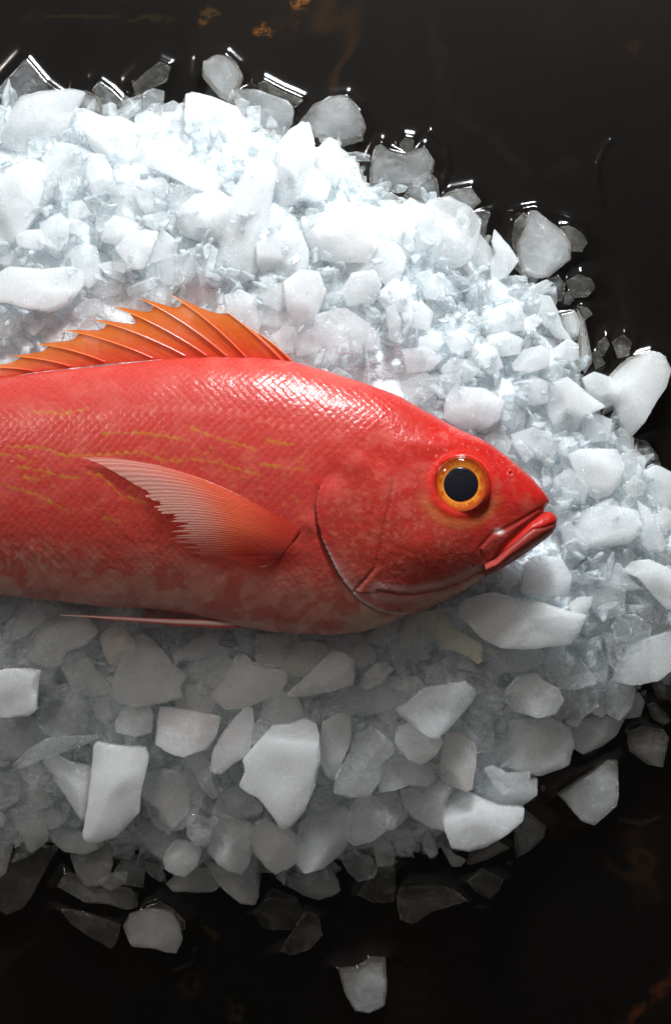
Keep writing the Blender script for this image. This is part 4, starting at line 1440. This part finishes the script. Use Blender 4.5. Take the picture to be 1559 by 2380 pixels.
# eye
ez = float(body_z(np.array([EYE[0]]), np.array([EYE[1]]))[0]) - 1 * S
ex, ey, _ = W(EYE[0], EYE[1], ez)
kz = S * (H - ez) / H


def lathe(prof, n=96, squash=1.0, wob=0.0, seed=0):
    a_ = np.linspace(0, 2 * math.pi, n, endpoint=False)
    w_ = 1 + wob * (np.sin(3 * a_ + seed) + .6 * np.sin(5 * a_ + 2 * seed)) / 2
    pr = np.array(prof, float)
    X = pr[:, 0:1] * np.cos(a_)[None] * w_[None]
    Y = pr[:, 0:1] * np.sin(a_)[None] * w_[None] * squash
    Z = np.repeat(pr[:, 1:2], n, 1)
    V = np.stack([X * kz, Y * kz, Z * S], -1).reshape(-1, 3)
    return V, grid_faces(len(pr), n, True), np.repeat(pr[:, 0:1], n, 1).ravel(), np.tile(a_, len(pr))


Vr, Fr, rr_, aa_ = lathe([(71, -6), (70, 0), (67.5, 3.5), (65, 5.5), (62.5, 5), (61, 2), (60.5, -4)], 128, 1.03, .012, 1)
me = mesh_np('eye', Vr + np.array([ex, ey, ez]), Fr[:, ::-1])
cr_ = np.where((rr_ > 63)[:, None], np.array((.55, .014, .007)), np.array((.20, .018, .004)))
set_col(me, cr_)
eye = link('eye', me, mat_fish('eyelid_skin', .25, .1, .8, .08, .1), fish)
prof = [(r_, 4.0 + 5.5 * ((r_ - 34) / 29) ** 1.3 - (2.0 if r_ > 62 else 0)) for r_ in np.linspace(63, 34, 36)]
Vi, Fi, ri, ai = lathe(prof, 200, 1.03)
me = mesh_np('iris', Vi + np.array([ex, ey, ez]), Fi[:, ::-1])
ci = np.zeros((len(ri), 3)) + np.array((.60, .082, .002))
st_ = fbm(ai * 9 / 1.0, ri / 16, 101, 3)
m_ = np.exp(-((ri - 42.5) / 2.2) ** 2)[:, None]
ci = ci * (1 - m_) + np.array((.86, .36, .03)) * m_
m_ = (np.exp(-((ri - 48) / 4) ** 2) * sstep(.35, .65, st_))[:, None] * .45
ci = ci * (1 - m_) + np.array((.88, .42, .05)) * m_
m_ = (sstep(52, 60, ri) * .75)[:, None]
ci = ci * (1 - m_) + np.array((.32, .028, .004)) * m_
m_ = (sstep(.55, .35, st_) * .4)[:, None]
ci = ci * (1 - m_) + np.array((.50, .10, .010)) * m_
set_col(me, ci)
link('iris', me, mat_fish('iris_skin', .22, 0, 1.0, .05, .25), eye)
CORN = NT('cornea_clear')
_g = CORN.n('ShaderNodeBsdfGlossy')
_g.inputs['Roughness'].default_value = .04
_t = CORN.n('ShaderNodeBsdfTransparent')
CORN.l(CORN.mixs(CORN.fres(.022), _t.outputs[0], _g.outputs[0]), CORN.out.inputs[0])
prof = [(r_, 3.0 + 20 * math.sqrt(max(0, 1 - (r_ / 63.5) ** 2))) for r_ in [62.8, 62, 60, 57, 53, 48, 42, 35, 27, 18, 9, .4]]
Vc, Fc, _, _ = lathe(prof, 96, 1.03)
me = mesh_np('cornea', Vc + np.array([ex, ey, ez]), Fc)
link('cornea', me, CORN.m, eye)
prof = [(40.8, -1), (40.4, 4.6), (39, 5.4)] + [(r_, 5.5 + 1.2 * math.sqrt(max(0, 1 - (r_ / 40) ** 2))) for r_ in np.linspace(38, .3, 18)]
Vp, Fp, _, _ = lathe(prof, 96, .98, .018, 2)
me = mesh_np('pupil', Vp + np.array([ex - 1 * kz, ey, ez]), Fp[:, ::-1])
link('pupil', me, mat_gloss('pupil_black', (.004, .005, .012), .2, .15), eye)

# dorsal fin: skin between ten spines
SP = [((590, 769), (678, 841), 6), ((505, 711), (655, 838), 8), ((394, 684), (572, 831), 12), ((321, 692), (528, 829), 12), ((262, 712), (480, 827), 10), ((210, 742), (430, 828), 10),
      ((148, 767), (355, 833), 8), ((86, 800), (245, 842), 7), ((27, 828), (165, 852), 5), ((-40, 856), (78, 862), 4), ((-120, 878), (-20, 880), 3), ((-210, 905), (-110, 905), 3)]


def spine_pt(i, f, lift=0):
    (tu, tv), (bu, bv), bow = SP[i]
    u = bu + (tu - bu) * f
    v = bv + (tv - bv) * f - bow * 4 * f * (1 - f) * .9
    z = ZF + .001 - .002 * f + lift
    return np.array(W(u, v + (4 if f == 0 else 0), z))


NF, NC = 44, 14
Vd, Fd, Cd = [], [], []
off = 0
for i in range(len(SP) - 1):
    for a_ in range(NC + 1):
        c_ = a_ / NC                       # 0 at the rear spine i+1, 1 at the front spine i
        frac = 1 - .02 - .17 * c_ ** 1.6 - .16 * math.sin(math.pi * c_) ** 1.4
        if i == 4:
            frac -= .10 * math.sin(math.pi * c_)
        for b_ in range(NF + 1):
            f = b_ / NF
            pA = spine_pt(i + 1, f * frac * 1.0)
            pB = spine_pt(i, f * frac)
            p = pA * (1 - c_) + pB * c_
            p[2] += -.0004 * math.sin(math.pi * c_) 
            Vd.append(p)
            st2 = vnoise(c_ * 9 + i * 13, f * 2.5, 5)
            base = np.array((.74, .046, .014)) * (1 - f) + np.array((.91, .21, .006)) * f
            if st2 > .55:
                base = base * .85 + np.array((.84, .26, .08)) * .15
            edge = max(0, (f - .93) / .07)
            base = base * (1 - .45 * edge) + np.array((.45, .06, .008)) * .45 * edge
            Cd.append((*base, .985 - .10 * f))
    Fd.append(grid_faces(NC + 1, NF + 1) + off)
    off += (NC + 1) * (NF + 1)
me = mesh_np('dorsal_fin', np.array(Vd), np.concatenate(Fd), False)
set_col(me, np.array(Cd))
dorsal = link('dorsal_fin', me, FIN, fish)


def tube(path, rad, n=8, flat=1.0):
    path, rad = np.array(path), np.array(rad)
    T_ = np.gradient(path, axis=0)
    T_ /= np.linalg.norm(T_, axis=1, keepdims=True) + 1e-12
    upv = np.array([0, 0, 1.])
    A_ = np.cross(T_, upv)
    A_ /= np.linalg.norm(A_, axis=1, keepdims=True) + 1e-12
    B_ = np.cross(A_, T_)
    an = np.linspace(0, 2 * math.pi, n, endpoint=False)
    V = path[:, None] + rad[:, None, None] * (np.cos(an)[None, :, None] * A_[:, None] + flat * np.sin(an)[None, :, None] * B_[:, None])
    return V.reshape(-1, 3), grid_faces(len(path), n, True)


SPM = mat_fish('fin_spine', .28, .2, .8, .1, .1)
for i in range(len(SP)):
    fs = np.linspace(-.02, 1, 26)
    path = [spine_pt(i, max(f, 0) + 1e-6, .0004) for f in fs]
    V, F = tube(path, [.00065 * (1 - f) ** .8 + .00012 for f in np.clip(fs, 0, 1)])
    me = mesh_np('spine', V, F)
    f_ = np.repeat(np.clip(fs, 0, 1), 8)[:, None]
    cc = np.array((.62, .07, .035)) * (1 - f_) + np.array((.85, .26, .02)) * f_
    m_ = (np.exp(-((f_ - .45) / .25) ** 2)) * (.5 if i in (3, 5) else .12)  # pale highlight painted at mid-length, strongest on two spines
    set_col(me, cc * (1 - m_) + np.array((.80, .50, .44)) * m_)
    link('spine', me, SPM, dorsal)

# pectoral fin: a fan of soft rays lying back over the flank
TRAIL = [(190, 1063), (235, 1079), (292, 1112), (333, 1140), (352, 1163), (368, 1178), (384, 1200), (398, 1219), (402, 1236), (403, 1252), (418, 1262), (432, 1282), (440, 1290), (500, 1300), (575, 1316)]
NR, SUB, NS = 42, 4, 70
tr_ = np.array(TRAIL, float)
tp = np.linspace(0, 1, len(TRAIL))
Vp, Cp = [], []
prg = np.random.default_rng(5)
rl = prg.uniform(.86, 1.05, NR)
for c_ in range((NR - 1) * SUB + 1):
    g = c_ / ((NR - 1) * SUB)
    k_ = c_ / SUB
    ph = abs(k_ - round(k_)) * 2             # 0 on a ray, 1 midway
    tip = np.array([np.interp(g ** .9, tp, tr_[:, 0]), np.interp(g ** .9, tp, tr_[:, 1])])
    base_ = np.array([704, 1238]) * (1 - g) + np.array([652, 1298]) * g
    L_ = 1 + (rl[int(round(k_)) % NR] - 1) * sstep(.1, .45, g)
    L_ *= 1 - (.07 + .03 * math.sin(5 * g)) * ph * sstep(.2, .6, g)
    for s_i in range(NS + 1):
        s_ = s_i / NS * L_
        p = base_ + (tip - base_) * s_
        p[1] -= 50 * (1 - g) ** 1.2 * 4 * s_ * (1 - s_) * .95
        sag = 10 * g * 4 * s_ * (1 - s_)
        p[1] += sag
        z = float(body_z(np.array([p[0]]), np.array([p[1]]))[0]) + .0013 + .0020 * math.sin(math.pi * min(s_, 1) * .78) * (1 - .35 * g) + .00013 * (1 - ph) ** 2 + .0028 * g * sstep(.08, .7, s_)
        if s_i == 0:
            z -= .0028
        Vp.append(W(p[0], p[1], z))
        cA, cB, cC = np.array((.74, .038, .012)), np.array((.82, .115, .042)), np.array((.90, .50, .41))
        col = cA + (cB - cA) * sstep(.05, .5, s_) + (cC - cB) * sstep(.45, .95, s_)
        dk = sstep(.40, .85, g) * (1 - sstep(.15, .55, s_))
        col = col * (1 - dk) + np.array((.40, .014, .010)) * dk
        col = col * (1 - .14 * ph * (1 - .5 * s_)) + np.array((.9, .55, .45)) * .07 * (1 - ph)
        Cp.append((*col, (.985 - .55 * sstep(.40, 1.0, s_) * (.45 + .55 * ph)) * (1 - .82 * sstep(.30, .88, g) * sstep(.10, .42, s_)) * (1 - .75 * sstep(.72, 1.0, g))))
me = mesh_np('pectoral_fin', np.array(Vp), grid_faces((NR - 1) * SUB + 1, NS + 1))
set_col(me, np.array(Cp))
link('pectoral_fin', me, mat_fin(.2), fish)

# pelvic fin: folded to a narrow blade, with a scrap of its skin behind
PT = [(141, 1429), (200, 1430), (260, 1432), (400, 1438), (500, 1439), (545, 1442), (566, 1449)]
PB = [(141, 1431), (200, 1435), (260, 1442), (400, 1454), (500, 1461), (545, 1461), (567, 1456)]
Vv, pvv = loft(PT, PB, [1, 3, 5, 9, 12, 12, 6], ZF + .002, 120, 24)
me = mesh_np('pelvic_fin', Vv.reshape(-1, 3), grid_faces(120, 24, True))
w_ = (1 - np.cos(np.linspace(0, 2 * math.pi, 24, endpoint=False))) / 2
tt_ = np.linspace(0, 1, 120)[:, None]
wh = np.exp(-((w_[None] - .48 + .2 * tt_) / .26) ** 2) * .95  # white stripe of the skin, widened and whitened to paint its lit top
wh = np.maximum(wh, np.clip(1 - tt_ * 4, 0, 1))
cc = np.array((.58, .060, .045)) * (1 - wh[..., None]) + np.array((.84, .66, .64)) * wh[..., None]
set_col(me, cc)
pel = link('pelvic_fin', me, mat_fish('pelvic_skin', .25, .2, .8, .1, .1), fish)
NA, NB = 30, 8
Vm, Cm = [], []
for a_ in range(NA + 1):
    f = a_ / NA
    for b_ in range(NB + 1):
        g = b_ / NB
        lo = np.array([330 + 235 * f, 1436 + 14 * f])
        hi = np.array([340 + 215 * f, 1408 + 34 * f])
        p = lo * (1 - g) + hi * g
        Vm.append(W(p[0], p[1], ZF - .006 + .003 * g))
        Cm.append((.60, .16, .11, .55 - .25 * (1 - f)))
me = mesh_np('fin_membrane', np.array(Vm), grid_faces(NA + 1, NB + 1))
set_col(me, np.array(Cm))
link('fin_membrane', me, FIN, pel)

# tail fin, beyond the photo's edge
Vt_, Ct_ = [], []
for a_ in range(41):
    g = a_ / 40 * 2 - 1
    for b_ in range(31):
        f = b_ / 30
        u = -880 - f * (200 + 150 * abs(g) ** 1.5)
        v = 1130 + g * (45 + 190 * f)
        Vt_.append(W(u, v, ZF - .004 * f + .0006 * math.sin(a_ * 3.1)))
        Ct_.append((.70, .12, .05, .95))
me = mesh_np('tail_fin', np.array(Vt_), grid_faces(41, 31))
set_col(me, np.array(Ct_))
link('tail_fin', me, FIN, fish)
